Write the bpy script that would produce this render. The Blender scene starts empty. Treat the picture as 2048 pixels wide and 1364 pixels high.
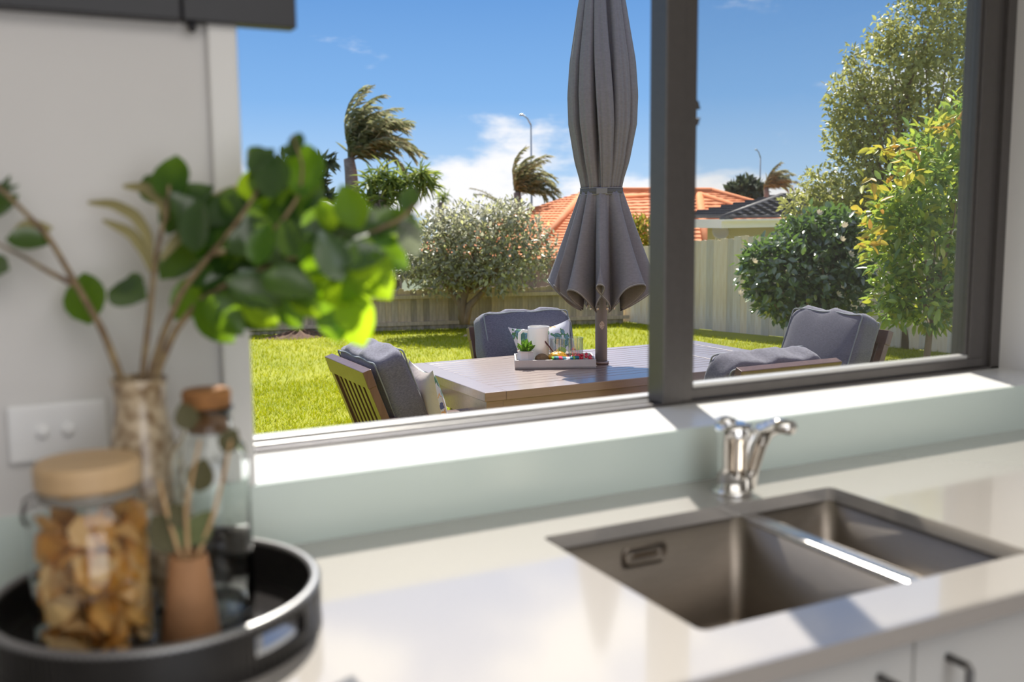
import bpy, bmesh, math, random
import numpy as np
from mathutils import Vector, Matrix, Euler

random.seed(7)
C = bpy.context.scene.collection
PI = math.pi
scene = bpy.context.scene

# ------------------------------------------------------------------ camera
YAW, PITCH, ROLL, FPX = .468, -.127, -.01, 1998.31
CAM = np.array([0.0, -1.458, 1.393])
def _basis():
    cy, sy, cp, sp = math.cos(YAW), math.sin(YAW), math.cos(PITCH), math.sin(PITCH)
    f = np.array([sy*cp, cy*cp, sp]); r = np.array([cy, -sy, 0.0]); u = np.cross(r, f)
    cr, sr = math.cos(ROLL), math.sin(ROLL)
    return cr*r+sr*u, -sr*r+cr*u, f
RGT, UPV, FWD = _basis()
def ray(x, y): return FWD + RGT*(x-1024)/FPX - UPV*(y-682)/FPX
def atd(x, y, d): return Vector(CAM + ray(x, y)*d)                       # a photo point at depth d, as a world point
def atz(x, y, z):
    d = ray(x, y); return Vector(CAM + d*(z-CAM[2])/d[2])
def aty(x, y, Y):
    d = ray(x, y); return Vector(CAM + d*(Y-CAM[1])/d[1])
cam = bpy.data.cameras.new('camera'); camo = bpy.data.objects.new('camera', cam); C.objects.link(camo)
M = Matrix([[RGT[i], UPV[i], -FWD[i]] for i in range(3)]).to_4x4(); M.translation = Vector(CAM)
camo.matrix_world = M
cam.sensor_width = 36; cam.lens = FPX/2048*36; cam.clip_start = .02; cam.clip_end = 500
cam.dof.use_dof = True; cam.dof.focus_distance = 5.6; cam.dof.aperture_fstop = 2.7; cam.dof.aperture_blades = 0
scene.camera = camo

# ------------------------------------------------------------------ colour management, sky, sun, room fill lights
scene.view_settings.view_transform = 'Standard'; scene.view_settings.look = 'None'
scene.view_settings.exposure = 0.0; scene.view_settings.gamma = 1.0
scene.view_settings.use_curve_mapping = False
scene.cycles.caustics_reflective = False
w = bpy.data.worlds.new('sky'); scene.world = w; w.use_nodes = True
nt = w.node_tree; nt.nodes.clear()
def N(t, typ, **kw):
    n = t.nodes.new(typ)
    for k, v in kw.items():
        if k.startswith('i_'): n.inputs[k[2:].replace('_', ' ')].default_value = v
        else: setattr(n, k, v)
    return n
tc = N(nt, 'ShaderNodeTexCoord'); sep = N(nt, 'ShaderNodeSeparateXYZ')
nt.links.new(tc.outputs['Generated'], sep.inputs[0])
ramp = N(nt, 'ShaderNodeValToRGB'); nt.links.new(sep.outputs['Z'], ramp.inputs[0])
els = ramp.color_ramp.elements
els[0].position = 0.0; els[0].color = (.60, .76, .95, 1)
els[1].position = 1.0; els[1].color = (.05, .17, .55, 1)
for p, c in ((.04, (.43, .65, .93, 1)), (.11, (.24, .48, .86, 1)), (.20, (.155, .36, .745, 1)), (.45, (.08, .24, .63, 1))):
    e = els.new(p); e.color = c
mp = N(nt, 'ShaderNodeMapping'); mp.inputs['Scale'].default_value = (1, 1, 2.6)
nt.links.new(tc.outputs['Generated'], mp.inputs[0])
nz = N(nt, 'ShaderNodeTexNoise'); nz.inputs['Scale'].default_value = 5.5; nz.inputs['Detail'].default_value = 6; nz.inputs['Roughness'].default_value = .55
nt.links.new(mp.outputs[0], nz.inputs['Vector'])
# cumulus banked along the horizon, a clear belt above it, broken cloud added above the view to lift the ambient light, the same all the way round
thr = N(nt, 'ShaderNodeValToRGB'); nt.links.new(sep.outputs['Z'], thr.inputs[0]); te = thr.color_ramp.elements
te[0].position = 0; te[0].color = (.60,)*3+(1,); te[1].position = 1; te[1].color = (.58,)*3+(1,)
for p, c in ((.03, .575), (.055, .50), (.09, .42), (.2, .41), (.30, .50), (.42, .57)): k = te.new(p); k.color = (c, c, c, 1)
sb = N(nt, 'ShaderNodeMath', operation='SUBTRACT'); sb.inputs[1].default_value = .5; nt.links.new(thr.outputs[0], sb.inputs[0])
ad = N(nt, 'ShaderNodeMath', operation='ADD'); nt.links.new(nz.outputs[0], ad.inputs[0]); nt.links.new(sb.outputs[0], ad.inputs[1])
cl = N(nt, 'ShaderNodeMapRange', interpolation_type='SMOOTHSTEP'); cl.inputs['From Min'].default_value = .52; cl.inputs['From Max'].default_value = .66
nt.links.new(ad.outputs[0], cl.inputs['Value'])
mx = N(nt, 'ShaderNodeMixRGB'); mx.inputs[2].default_value = (1.0, 1.0, 1.02, 1)
nt.links.new(cl.outputs[0], mx.inputs[0]); nt.links.new(ramp.outputs[0], mx.inputs[1])
bg = N(nt, 'ShaderNodeBackground'); bg.inputs['Strength'].default_value = 1.0
nt.links.new(mx.outputs[0], bg.inputs[0])
wo = N(nt, 'ShaderNodeOutputWorld'); nt.links.new(bg.outputs[0], wo.inputs[0])

SUN_AZ, SUN_EL = math.radians(23), math.radians(49)
sun = bpy.data.lights.new('sun', 'SUN'); sun.energy = 8.5; sun.angle = math.radians(.6); sun.color = (1, .95, .86)
suno = bpy.data.objects.new('sun', sun); C.objects.link(suno)
sd = Vector((math.sin(SUN_AZ)*math.cos(SUN_EL), math.cos(SUN_AZ)*math.cos(SUN_EL), math.sin(SUN_EL)))
suno.rotation_euler = (-sd).to_track_quat('-Z', 'Y').to_euler(); suno.location = (6, 12, 14)
def area(name, loc, rot, sx, sy, power, col=(1, 1, 1)):
    l = bpy.data.lights.new(name, 'AREA'); l.shape = 'RECTANGLE'; l.size = sx; l.size_y = sy; l.energy = power; l.color = col
    o = bpy.data.objects.new(name, l); C.objects.link(o); o.location = loc; o.rotation_euler = rot
    return o
area('ceiling_fill', (.6, -1.9, 2.42), (0, 0, 0), 2.2, 1.6, 26, (1, .96, .92))  # unseen fill added under the ceiling to brighten the room
area('rear_fill', (.4, -4.55, 1.3), (math.radians(90), 0, 0), 2.6, 2.0, 36, (1, .97, .95))  # unseen fill added at the rear wall opening, stands in for daylight

# ------------------------------------------------------------------ materials
MAT = {}
def mat(name, col, rough=.5, metal=0, var=0, scale=20, col2=None, bump=0, bscale=None, spec=.5, coat=0, stretch=None, trans=0, tcol=None, detail=4, sheen=0, island=0, cior=1.6, crough=.08):
    if name in MAT: return MAT[name]
    m = bpy.data.materials.new(name); m.use_nodes = True; t = m.node_tree
    p = t.nodes['Principled BSDF']; p.inputs['Coat IOR'].default_value = cior; out = t.nodes['Material Output']
    p.inputs['Roughness'].default_value = rough; p.inputs['Metallic'].default_value = metal
    p.inputs['Specular IOR Level'].default_value = spec; p.inputs['Coat Weight'].default_value = coat
    p.inputs['Coat Roughness'].default_value = crough
    if sheen: p.inputs['Sheen Weight'].default_value = sheen
    p.inputs['Base Color'].default_value = (*col, 1)
    colout = None
    co = N(t, 'ShaderNodeTexCoord'); src = co.outputs['Object']
    if stretch:
        mpn = N(t, 'ShaderNodeMapping'); mpn.inputs['Scale'].default_value = stretch
        t.links.new(src, mpn.inputs[0]); src = mpn.outputs[0]
    if var or col2:
        n = N(t, 'ShaderNodeTexNoise'); n.inputs['Scale'].default_value = scale; n.inputs['Detail'].default_value = detail
        t.links.new(src, n.inputs['Vector'])
        r = N(t, 'ShaderNodeValToRGB'); r.color_ramp.elements[0].position = .32; r.color_ramp.elements[1].position = .68
        c2 = col2 if col2 else tuple(c*(1-var) for c in col)
        r.color_ramp.elements[0].color = (*c2, 1); r.color_ramp.elements[1].color = (*col, 1)
        t.links.new(n.outputs[0], r.inputs[0]); colout = r.outputs[0]
    if island:
        g = N(t, 'ShaderNodeNewGeometry'); oi = N(t, 'ShaderNodeObjectInfo')
        a = N(t, 'ShaderNodeMath', operation='ADD'); t.links.new(g.outputs['Random Per Island'], a.inputs[0]); t.links.new(oi.outputs['Random'], a.inputs[1])
        fr = N(t, 'ShaderNodeMath', operation='FRACT'); t.links.new(a.outputs[0], fr.inputs[0])
        r2 = N(t, 'ShaderNodeValToRGB')
        e = r2.color_ramp.elements
        cols = island
        e[0].color = (*cols[0], 1); e[1].color = (*cols[-1], 1)
        for i, c in enumerate(cols[1:-1]):
            k = e.new((i+1)/(len(cols)-1)); k.color = (*c, 1)
        t.links.new(fr.outputs[0], r2.inputs[0])
        if colout:
            mm = N(t, 'ShaderNodeMixRGB', blend_type='MULTIPLY'); mm.inputs[0].default_value = 1
            t.links.new(colout, mm.inputs[1]); t.links.new(r2.outputs[0], mm.inputs[2]); colout = mm.outputs[0]
        else: colout = r2.outputs[0]
    if colout: t.links.new(colout, p.inputs['Base Color'])
    if bump:
        n2 = N(t, 'ShaderNodeTexNoise'); n2.inputs['Scale'].default_value = bscale or scale; n2.inputs['Detail'].default_value = 3
        t.links.new(src, n2.inputs['Vector'])
        b = N(t, 'ShaderNodeBump'); b.inputs['Strength'].default_value = bump; b.inputs['Distance'].default_value = .01
        t.links.new(n2.outputs[0], b.inputs['Height']); t.links.new(b.outputs[0], p.inputs['Normal'])
    if trans:
        tr = N(t, 'ShaderNodeBsdfTranslucent'); tr.inputs[0].default_value = (*(tcol or col), 1)
        if colout and not tcol: t.links.new(colout, tr.inputs[0])
        ms = N(t, 'ShaderNodeMixShader'); ms.inputs[0].default_value = trans
        t.links.new(p.outputs[0], ms.inputs[1]); t.links.new(tr.outputs[0], ms.inputs[2]); t.links.new(ms.outputs[0], out.inputs[0])
    MAT[name] = m
    return m
def thin_glass(name, tint=(1, 1, 1), ior=1.5, rough=0.0, gain=1.0):
    m = bpy.data.materials.new(name); m.use_nodes = True; t = m.node_tree; t.nodes.clear()
    lw = N(t, 'ShaderNodeLayerWeight'); lw.inputs['Blend'].default_value = .5
    pw = N(t, 'ShaderNodeMath', operation='POWER'); pw.inputs[1].default_value = 5; t.links.new(lw.outputs['Facing'], pw.inputs[0])
    mu = N(t, 'ShaderNodeMath', operation='MULTIPLY_ADD'); mu.inputs[1].default_value = .95; mu.inputs[2].default_value = .045*gain; mu.use_clamp = True
    t.links.new(pw.outputs[0], mu.inputs[0])
    tr = N(t, 'ShaderNodeBsdfTransparent'); tr.inputs[0].default_value = (*tint, 1)
    gl = N(t, 'ShaderNodeBsdfGlossy'); gl.inputs['Roughness'].default_value = rough
    ms = N(t, 'ShaderNodeMixShader'); o = N(t, 'ShaderNodeOutputMaterial')
    t.links.new(mu.outputs[0], ms.inputs[0]); t.links.new(tr.outputs[0], ms.inputs[1]); t.links.new(gl.outputs[0], ms.inputs[2]); t.links.new(ms.outputs[0], o.inputs[0])
    MAT[name] = m; return m
def real_glass(name, col=(1, 1, 1), ior=1.45):
    m = bpy.data.materials.new(name); m.use_nodes = True; t = m.node_tree; t.nodes.clear()
    g = N(t, 'ShaderNodeBsdfGlass'); g.inputs['Color'].default_value = (*col, 1); g.inputs['IOR'].default_value = ior; g.inputs['Roughness'].default_value = 0
    o = N(t, 'ShaderNodeOutputMaterial'); t.links.new(g.outputs[0], o.inputs[0]); MAT[name] = m; return m

WALL = mat('wall_paint', (.66, .645, .63), .6, var=.04, scale=3, bump=.02, bscale=180)
WHITE = mat('white_gloss', (.82, .82, .81), .25)
CEIL = mat('ceiling_paint', (.8, .8, .79), .8, var=.02, scale=4)
FLOORM = mat('floor_boards', (.30, .22, .15), .4, col2=(.2, .14, .09), scale=6, stretch=(1, 14, 1))
BENCH = mat('bench_stone', (.42, .395, .37), .10, var=.07, scale=260, coat=1.0, spec=.8)
SPLASH = mat('splashback_glass', (.62, .715, .67), .28, coat=.25, crough=.2)
STEEL = mat('brushed_steel', (.30, .265, .23), .42, 1.0, var=.10, scale=30, stretch=(1, 1, 14), bump=.02, bscale=300)
CHROME = mat('chrome', (.78, .77, .75), .06, 1.0)
ALU = mat('window_aluminium', (.095, .086, .082), .38, .35, var=.08, scale=60)
ALUTRACK = mat('track_aluminium', (.66, .65, .63), .32, .5)
BLACKP = mat('charcoal_panel', (.012, .012, .016), .45, var=.2, scale=5)
CAB = mat('cabinet_white', (.60, .60, .58), .35)
HANDLE = mat('handle_metal', (.13, .125, .12), .35, .8)
PANE = thin_glass('window_glass', (.975, .975, .965), 1.5, gain=1.3)

# ------------------------------------------------------------------ mesh helpers
class MB:
    def __init__(s): s.v = []; s.f = []
    def add(s, vs, fs):
        b = len(s.v); s.v += [tuple(p) for p in vs]; s.f += [tuple(i+b for i in f) for f in fs]; return s
    def box(s, lo, hi):
        x0, y0, z0 = lo; x1, y1, z1 = hi
        return s.add([(x0,y0,z0),(x1,y0,z0),(x1,y1,z0),(x0,y1,z0),(x0,y0,z1),(x1,y0,z1),(x1,y1,z1),(x0,y1,z1)],
                     [(0,3,2,1),(4,5,6,7),(0,1,5,4),(1,2,6,5),(2,3,7,6),(3,0,4,7)])
    def bar(s, a, b, wx, wy, up=(0, 0, 1)):
        a = Vector(a); b = Vector(b); d = (b-a).normalized(); u = Vector(up)
        if abs(d.dot(u)) > .99: u = Vector((0, 1, 0))
        r = d.cross(u).normalized(); u = r.cross(d)
        vs = [p+r*sx*wx/2+u*sy*wy/2 for p in (a, b) for sx, sy in ((-1,-1),(1,-1),(1,1),(-1,1))]
        return s.add(vs, [(3,2,1,0),(4,5,6,7),(0,1,5,4),(1,2,6,5),(2,3,7,6),(3,0,4,7)])
    def tube(s, pts, rad, n=8, cap=True):
        pts = [Vector(p) for p in pts]; rad = rad if isinstance(rad, (list, tuple)) else [rad]*len(pts)
        vs = []; fs = []; prev = None
        for i, p in enumerate(pts):
            d = (pts[min(i+1, len(pts)-1)]-pts[max(i-1, 0)]).normalized()
            if prev is None:
                u = Vector((0, 0, 1)) if abs(d.z) < .9 else Vector((1, 0, 0))
                r = d.cross(u).normalized()
            else: r = (prev - d*prev.dot(d)).normalized()
            prev = r; q = d.cross(r)
            vs += [p+(r*math.cos(2*PI*k/n)+q*math.sin(2*PI*k/n))*rad[i] for k in range(n)]
        for i in range(len(pts)-1):
            for k in range(n):
                fs.append((i*n+k, i*n+(k+1) % n, (i+1)*n+(k+1) % n, (i+1)*n+k))
        if cap: fs += [tuple(range(n))[::-1], tuple((len(pts)-1)*n+k for k in range(n))]
        return s.add(vs, fs)
    def lathe(s, prof, n=32, c=(0, 0, 0), closed=False):
        vs = []; fs = []; L = len(prof)
        for r, z in prof:
            vs += [(c[0]+r*math.cos(2*PI*k/n), c[1]+r*math.sin(2*PI*k/n), c[2]+z) for k in range(n)]
        for i in range(L if closed else L-1):
            j = (i+1) % L
            for k in range(n): fs.append((i*n+k, i*n+(k+1) % n, j*n+(k+1) % n, j*n+k))
        return s.add(vs, fs)
    def grid(s, fn, nu, nv, wrapu=False):
        vs = [fn(u/nu, v/nv) for v in range(nv+1) for u in range(nu if wrapu else nu+1)]
        st = nu if wrapu else nu+1; fs = []
        for v in range(nv):
            for u in range(nu):
                u2 = (u+1) % nu if wrapu else u+1
                fs.append((v*st+u, v*st+u2, (v+1)*st+u2, (v+1)*st+u))
        return s.add(vs, fs)
    def mesh(s, name, m, smooth=False):
        me = bpy.data.meshes.new(name); me.from_pydata([tuple(map(float, p)) for p in s.v], [], s.f); me.update()
        if m: me.materials.append(m)
        if smooth: me.polygons.foreach_set('use_smooth', [True]*len(me.polygons))
        return me
    def build(s, name, m, parent=None, smooth=False, bevel=0, solid=0, subd=0, fix=False):
        me = s.mesh(name, m, smooth)
        if fix:
            bm = bmesh.new(); bm.from_mesh(me); bmesh.ops.remove_doubles(bm, verts=bm.verts, dist=1e-5)
            bmesh.ops.recalc_face_normals(bm, faces=bm.faces); bm.to_mesh(me); bm.free()
            if smooth: me.polygons.foreach_set('use_smooth', [True]*len(me.polygons))
        o = bpy.data.objects.new(name, me); C.objects.link(o)
        if parent: o.parent = parent
        if solid:
            k = o.modifiers.new('solid', 'SOLIDIFY'); k.thickness = solid; k.offset = 0
        if subd:
            k = o.modifiers.new('subd', 'SUBSURF'); k.levels = subd; k.render_levels = subd
        if bevel:
            k = o.modifiers.new('bevel', 'BEVEL'); k.width = bevel; k.segments = 2; k.limit_method = 'ANGLE'
        return o
def box(lo, hi): return MB().box(lo, hi)
def thing(name, label, cat, loc=(0, 0, 0), rotz=0, group=None):
    o = bpy.data.objects.new(name, None); C.objects.link(o); o.location = loc; o.rotation_euler = (0, 0, rotz)
    o.empty_display_size = .05
    return tag(o, label, cat, group)
def tag(o, label, cat, group=None):
    o['label'] = label; o['category'] = cat
    if group: o['group'] = group
    return o
def struct(o): o['kind'] = 'structure'; return o
def stuff(o): o['kind'] = 'stuff'; return o
def link_copy(src, parent=None, loc=None, rot=None):
    c = src.copy(); C.objects.link(c)
    if parent: c.parent = parent
    if loc is not None: c.location = loc
    if rot is not None: c.rotation_euler = rot
    return c

# ------------------------------------------------------------------ the kitchen shell
SILL, WY = 1.0, .186            # sill height, inner plane of the window frame
OX0, OX1, HEAD = .308, 2.186, 2.12
GZ0 = -.207                     # lawn level outside
wl = MB()
wl.box((-1.8, 0, 0), (OX0, .30, 2.45)); wl.box((OX1, 0, 0), (4.2, .30, 2.45))
wl.box((OX0, 0, HEAD), (OX1, .30, 2.45)); wl.box((OX0, 0, 0), (OX1, .30, SILL-.012))
struct(wl.build('wall_window', WALL))
we = MB()
we.box((-1.8, .30, GZ0), (OX0, .318, 2.45)); we.box((OX1, .30, GZ0), (4.2, .318, 2.45)); we.box((OX0, .30, HEAD), (OX1, .318, 2.45)); we.box((OX0, .30, GZ0), (OX1, .318, SILL-.03))
struct(we.build('wall_exterior', mat('low_bounce_cladding', (.42, .27, .19), .85, col2=(.34, .2, .14), scale=9)))  # unseen skin added over the outer wall to cut light bounced onto the garden
struct(box((-1.8, -4.8, -.1), (4.2, .30, 0)).build('floor', FLOORM))
struct(box((-1.8, -4.8, 2.45), (4.2, .30, 2.55)).build('ceiling', CEIL))
struct(box((-1.9, -4.8, 0), (-1.8, .30, 2.45)).build('wall_left', WALL))
struct(box((4.2, -4.8, 0), (4.3, .30, 2.45)).build('wall_right', WALL))
wr = MB(); wr.box((-1.8, -4.9, 0), (-1.0, -4.8, 2.45)); wr.box((1.8, -4.9, 0), (4.2, -4.8, 2.45)); wr.box((-1.0, -4.9, 2.3), (1.8, -4.8, 2.45))
struct(wr.build('wall_rear', WALL))
struct(box((OX0, .0, SILL-.012), (OX1, WY+.02, SILL)).build('window_sill', WHITE))
struct(box((.267, -.014, SILL), (OX0, .0, 2.2)).build('trim_1', mat('trim_paint', (.72, .71, .69), .4), bevel=.004))

# ------------------------------------------------------------------ window
win = bpy.data.objects.new('window_1', None); C.objects.link(win); win['kind'] = 'structure'
F0, F1 = WY, WY+.105
fr = MB()
fr.box((OX1-.030, F0, SILL), (OX1, F1, HEAD)); fr.box((OX0, F0, SILL), (OX0+.012, F1, HEAD))
fr.box((OX0, F0, HEAD-.05), (OX1, F1, HEAD))
fr.box((OX0, F0, SILL), (OX1, F0+.016, SILL+.006)); fr.box((OX0, F0+.016, SILL), (OX1, F1, SILL+.002))
fr.box((OX1-.048, F0+.012, SILL), (OX1-.030, F1, HEAD))
fr.build('window_frame', ALU, win, bevel=.002)
tk = MB()
tk.box((OX0, F0+.046, SILL), (OX1, F0+.050, SILL+.006)); tk.box((OX0, F0+.078, SILL), (OX1, F0+.104, SILL+.010))
tk.build('sliding_track', ALUTRACK, win, bevel=.001)
MX0, MX1 = 1.171, 1.257
st = MB(); st.box((MX0, F0-.004, SILL+.006), (MX0+.046, F0+.052, HEAD-.04)); st.box((MX0+.042, F0+.002, SILL+.006), (MX1-.01, F0+.046, HEAD-.04))
st.box((MX1-.012, F0+.010, SILL+.006), (MX1, F0+.040, HEAD-.04))
st.build('meeting_stile', ALU, win, bevel=.002)
rs = MB(); rs.box((OX1-.098, F0+.010, SILL+.006), (OX1-.048, F0+.042, HEAD-.04)); rs.box((OX1-.105, F0+.016, SILL+.006), (OX1-.096, F0+.034, HEAD-.04))
rs.build('right_stile', ALU, win, bevel=.002)
br = MB(); br.box((MX1-.02, F0+.006, SILL+.008), (OX1-.05, F0+.042, SILL+.029)); br.build('bottom_rail', ALU, win, bevel=.002)
bb = box((MX1-.012, F0+.014, SILL+.029), (OX1-.098, F0+.038, SILL+.038)).build('glazing_bead', ALUTRACK, win, bevel=.001)
box((MX1-.02, F0+.006, HEAD-.085), (OX1-.05, F0+.042, HEAD-.045)).build('top_rail', ALU, win)
box((MX1-.006, F0+.024, SILL+.035), (OX1-.096, F0+.029, HEAD-.05)).build('pane', PANE, win)
# latch keeper on the edge of the meeting stile: two small horns
lt = MB()
for z0, s in ((1.578, -1), (1.600, 1)):
    lt.add([(MX1-.002, F0+.012, z0), (MX1+.010, F0+.012, z0-.003*s), (MX1+.006, F0+.012, z0+.007*s), (MX1+.006, F0+.012, z0+.011*s), (MX1-.002, F0+.012, z0+.016*s),
            (MX1-.002, F0+.026, z0), (MX1+.010, F0+.026, z0-.003*s), (MX1+.006, F0+.026, z0+.007*s), (MX1+.006, F0+.026, z0+.011*s), (MX1-.002, F0+.026, z0+.016*s)],
           [(0,1,2,3,4), (9,8,7,6,5), (0,5,6,1), (1,6,7,2), (2,7,8,3), (3,8,9,4)])
lt.build('latch', ALU, win, fix=True)

# ------------------------------------------------------------------ splashback, bench, sink, tap, cabinets
BZ, BT, BD = .90, .024, -.65
sp = box((-1.8, -.006, BZ), (4.2, 0, SILL-.001)).build('splashback', SPLASH); tag(sp, 'pale green glass splashback strip below the window sill', 'splashback')
SX0, SX1, SY0, SY1 = .706, 1.297, -.551, -.155
def rrect(x0, y0, x1, y1, r, n=6):
    pts = []
    for cx, cy, a0 in ((x1-r, y1-r, 0), (x0+r, y1-r, 90), (x0+r, y0+r, 180), (x1-r, y0+r, 270)):
        for k in range(n+1):
            a = math.radians(a0+90*k/n); pts.append((cx+r*math.cos(a), cy+r*math.sin(a)))
    return pts
bm = bmesh.new()
def loop(pts, z):
    vs = [bm.verts.new((x, y, z)) for x, y in pts]; return vs, [bm.edges.new((vs[i], vs[(i+1) % len(vs)])) for i in range(len(vs))]
ov, oe = loop([(-1.8, BD), (4.2, BD), (4.2, -.006), (-1.8, -.006)], BZ)
iv, ie = loop(rrect(SX0, SY0, SX1, SY1, .014), BZ)
bmesh.ops.triangle_fill(bm, edges=oe+ie, use_beauty=True)
bmesh.ops.recalc_face_normals(bm, faces=bm.faces)
if sum(f.normal.z for f in bm.faces) < 0: bmesh.ops.reverse_faces(bm, faces=bm.faces)
ret = bmesh.ops.extrude_face_region(bm, geom=list(bm.faces))
bmesh.ops.translate(bm, verts=[e for e in ret['geom'] if isinstance(e, bmesh.types.BMVert)], vec=(0, 0, -BT))
bmesh.ops.recalc_face_normals(bm, faces=bm.faces)
me = bpy.data.meshes.new('benchtop'); bm.to_mesh(me); bm.free(); me.materials.append(BENCH)
bench = bpy.data.objects.new('benchtop', me); C.objects.link(bench); tag(bench, 'pale glossy stone kitchen benchtop around the steel sink under the window', 'benchtop')
sink = thing('kitchen_sink', 'brushed stainless steel sink with two bowls set into the pale bench', 'sink', (0, 0, 0))
def bowl(x0, x1, depth, name):
    m = MB(); zt = BZ-BT; y0, y1 = SY0-.004, SY1+.004
    lv = [(0, 0, .02), (0, depth-.02, .02), (.004, depth-.008, .02), (.014, depth-.001, .02), (.03, depth, .025)]
    rings = [[(x, y, zt-d) for x, y in rrect(x0+i, y0+i, x1-i, y1-i, r+.006)] for i, d, r in lv]
    n = len(rings[0])
    for r in rings: m.v += r
    for a in range(len(rings)-1):
        for k in range(n): m.f.append((a*n+k, (a+1)*n+k, (a+1)*n+(k+1) % n, a*n+(k+1) % n))
    m.f.append(tuple((len(rings)-1)*n+k for k in range(n)))
    return m.build(name, STEEL, sink, smooth=True, solid=.002)
DX0, DX1 = 1.096, 1.128
bowl(SX0-.004, DX0, .20, 'bowl'); bowl(DX1, SX1+.004, .15, 'bowl')
box((DX0-.002, SY0-.003, BZ-BT-.012), (DX1+.002, SY1+.003, BZ-BT)).build('divider', mat('divider_steel', (.62, .6, .58), .25, 1.0), sink, bevel=.005)
ovf = MB()
cx_, cz_ = .897, .842
ring = [(cx_+x, SY1+.0005, cz_+z) for x, z in rrect(-.040, -.014, .040, .014, .010, 4)]
ovf.tube(ring+[ring[0]], .0035, 8, cap=False); ovf.build('overflow', STEEL, sink, smooth=True)
box((cx_-.026, SY1-.001, cz_-.004), (cx_+.026, SY1+.003, cz_+.004)).build('overflow_bar', CHROME, sink, bevel=.001)
for x, y, dz in ((.90, -.37, .198), (1.212, -.37, .148)):
    MB().lathe([(0, .002), (.018, .002), (.03, .004), (.042, .004), (.045, .0)], 24, (x, y, BZ-BT-dz)).build('drain', CHROME, sink, smooth=True)

tp = atz(1465, 985, BZ)
tap = thing('mixer_tap', 'chrome mixer tap standing behind the steel sink', 'tap', tp); tap.scale = (1.22, 1.22, 1.0)
MB().lathe([(0, 0), (.029, 0), (.029, .005), (.026, .009), (0, .009)], 28).build('base_ring', CHROME, tap, smooth=True)
MB().lathe([(0, .006), (.0245, .006), (.0235, .05), (.0245, .095), (.027, .116), (.025, .124), (.014, .127), (0, .127)], 28).build('body', CHROME, tap, smooth=True)
spt = MB()
for q in ((.012, -.016, .014, .010), ): pass
spt.tube([(.014, -.014, .012), (.017, -.018, .05), (.023, -.024, .09), (.030, -.032, .116), (.036, -.052, .128), (.040, -.075, .128)], [.013, .0135, .0145, .0155, .0145, .012], 16)
spt.build('spout', CHROME, tap, smooth=True)
MB().tube([(-.006, -.004, .124), (-.016, .002, .131), (-.026, .006, .131)], [.012, .010, .006], 12).build('lever', CHROME, tap, smooth=True)

def cabinet(x0, x1, label, handles):
    t = thing('base_cabinet', label, 'cabinet', (x0, 0, .0), group='white cabinets under the bench')
    L = x1-x0
    m = MB(); m.box((0, -.60, .10), (L, -.02, .12)); m.box((0, -.60, .12), (.016, -.02, .64)); m.box((L-.016, -.60, .12), (L, -.02, .64)); m.box((.016, -.035, .12), (L-.016, -.02, .64))
    m.box((0, -.60, .64), (L, -.585, .874)); m.box((0, -.60, .64), (.016, -.02, .874)); m.box((L-.016, -.60, .64), (L, -.02, .874)); m.box((0, -.55, 0), (L, -.54, .10))
    m.build('carcass', CAB, t)
    for i in range(2):
        a, b = i*L/2+.002, (i+1)*L/2-.002
        d = box((a, -.622, .11), (b, -.602, .868)).build('door', CAB, t, bevel=.0015)
        hx = (b-.058) if i == 0 else (a+.058)
        h = MB(); h.tube([(hx, -.622, .825), (hx, -.652, .825), (hx, -.656, .820), (hx, -.656, .70), (hx, -.652, .695), (hx, -.622, .695)], .0055, 8)
        h.build('door_handle', HANDLE, d, smooth=True)
cabinet(.50, 1.464, 'white two-door cabinet below the kitchen sink with dark bow handles', True)
cabinet(-.47, .497, 'white two-door cabinet below the bench left of the sink unit, under the black tray', True)
cabinet(1.467, 2.43, 'white two-door cabinet below the bench right of the sink unit, at lower right', True)

# switch plate
sw = thing('wall_switch', 'white double switch plate on the wall left of the vases', 'switch', (.049, 0, 1.109))
PLW = mat('switch_plastic', (.80, .80, .80), .3)
box((-.061, -.011, -.039), (.061, 0, .039)).build('plate', PLW, sw, bevel=.004)
for x in (-.019, .012):
    MB().lathe([(0, .007), (.007, .0065), (.0088, .004), (.0088, 0)], 20).build('rocker', mat('rocker_plastic', (.88, .88, .88), .2), sw, smooth=True)
    o = sw.children[-1]; o.rotation_euler = (PI/2, 0, 0); o.location = (x, -.011, .002)

ov_ = thing('overhead_panel', 'dark charcoal overhead panel above the white wall at top left', 'panel', (0, 0, 1.654))
box((-.9, -.030, 0), (.232, 0, .30)).build('panel_board', BLACKP, ov_, bevel=.002)
box((.234, -.030, 0), (.388, 0, .30)).build('panel_board', BLACKP, ov_, bevel=.002)
MB().tube([(.247, -.018, .001), (.247, -.018, -.006), (.247, -.022, -.010)], [.006, .006, .005], 10).build('hook', BLACKP, ov_, smooth=True)

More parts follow.
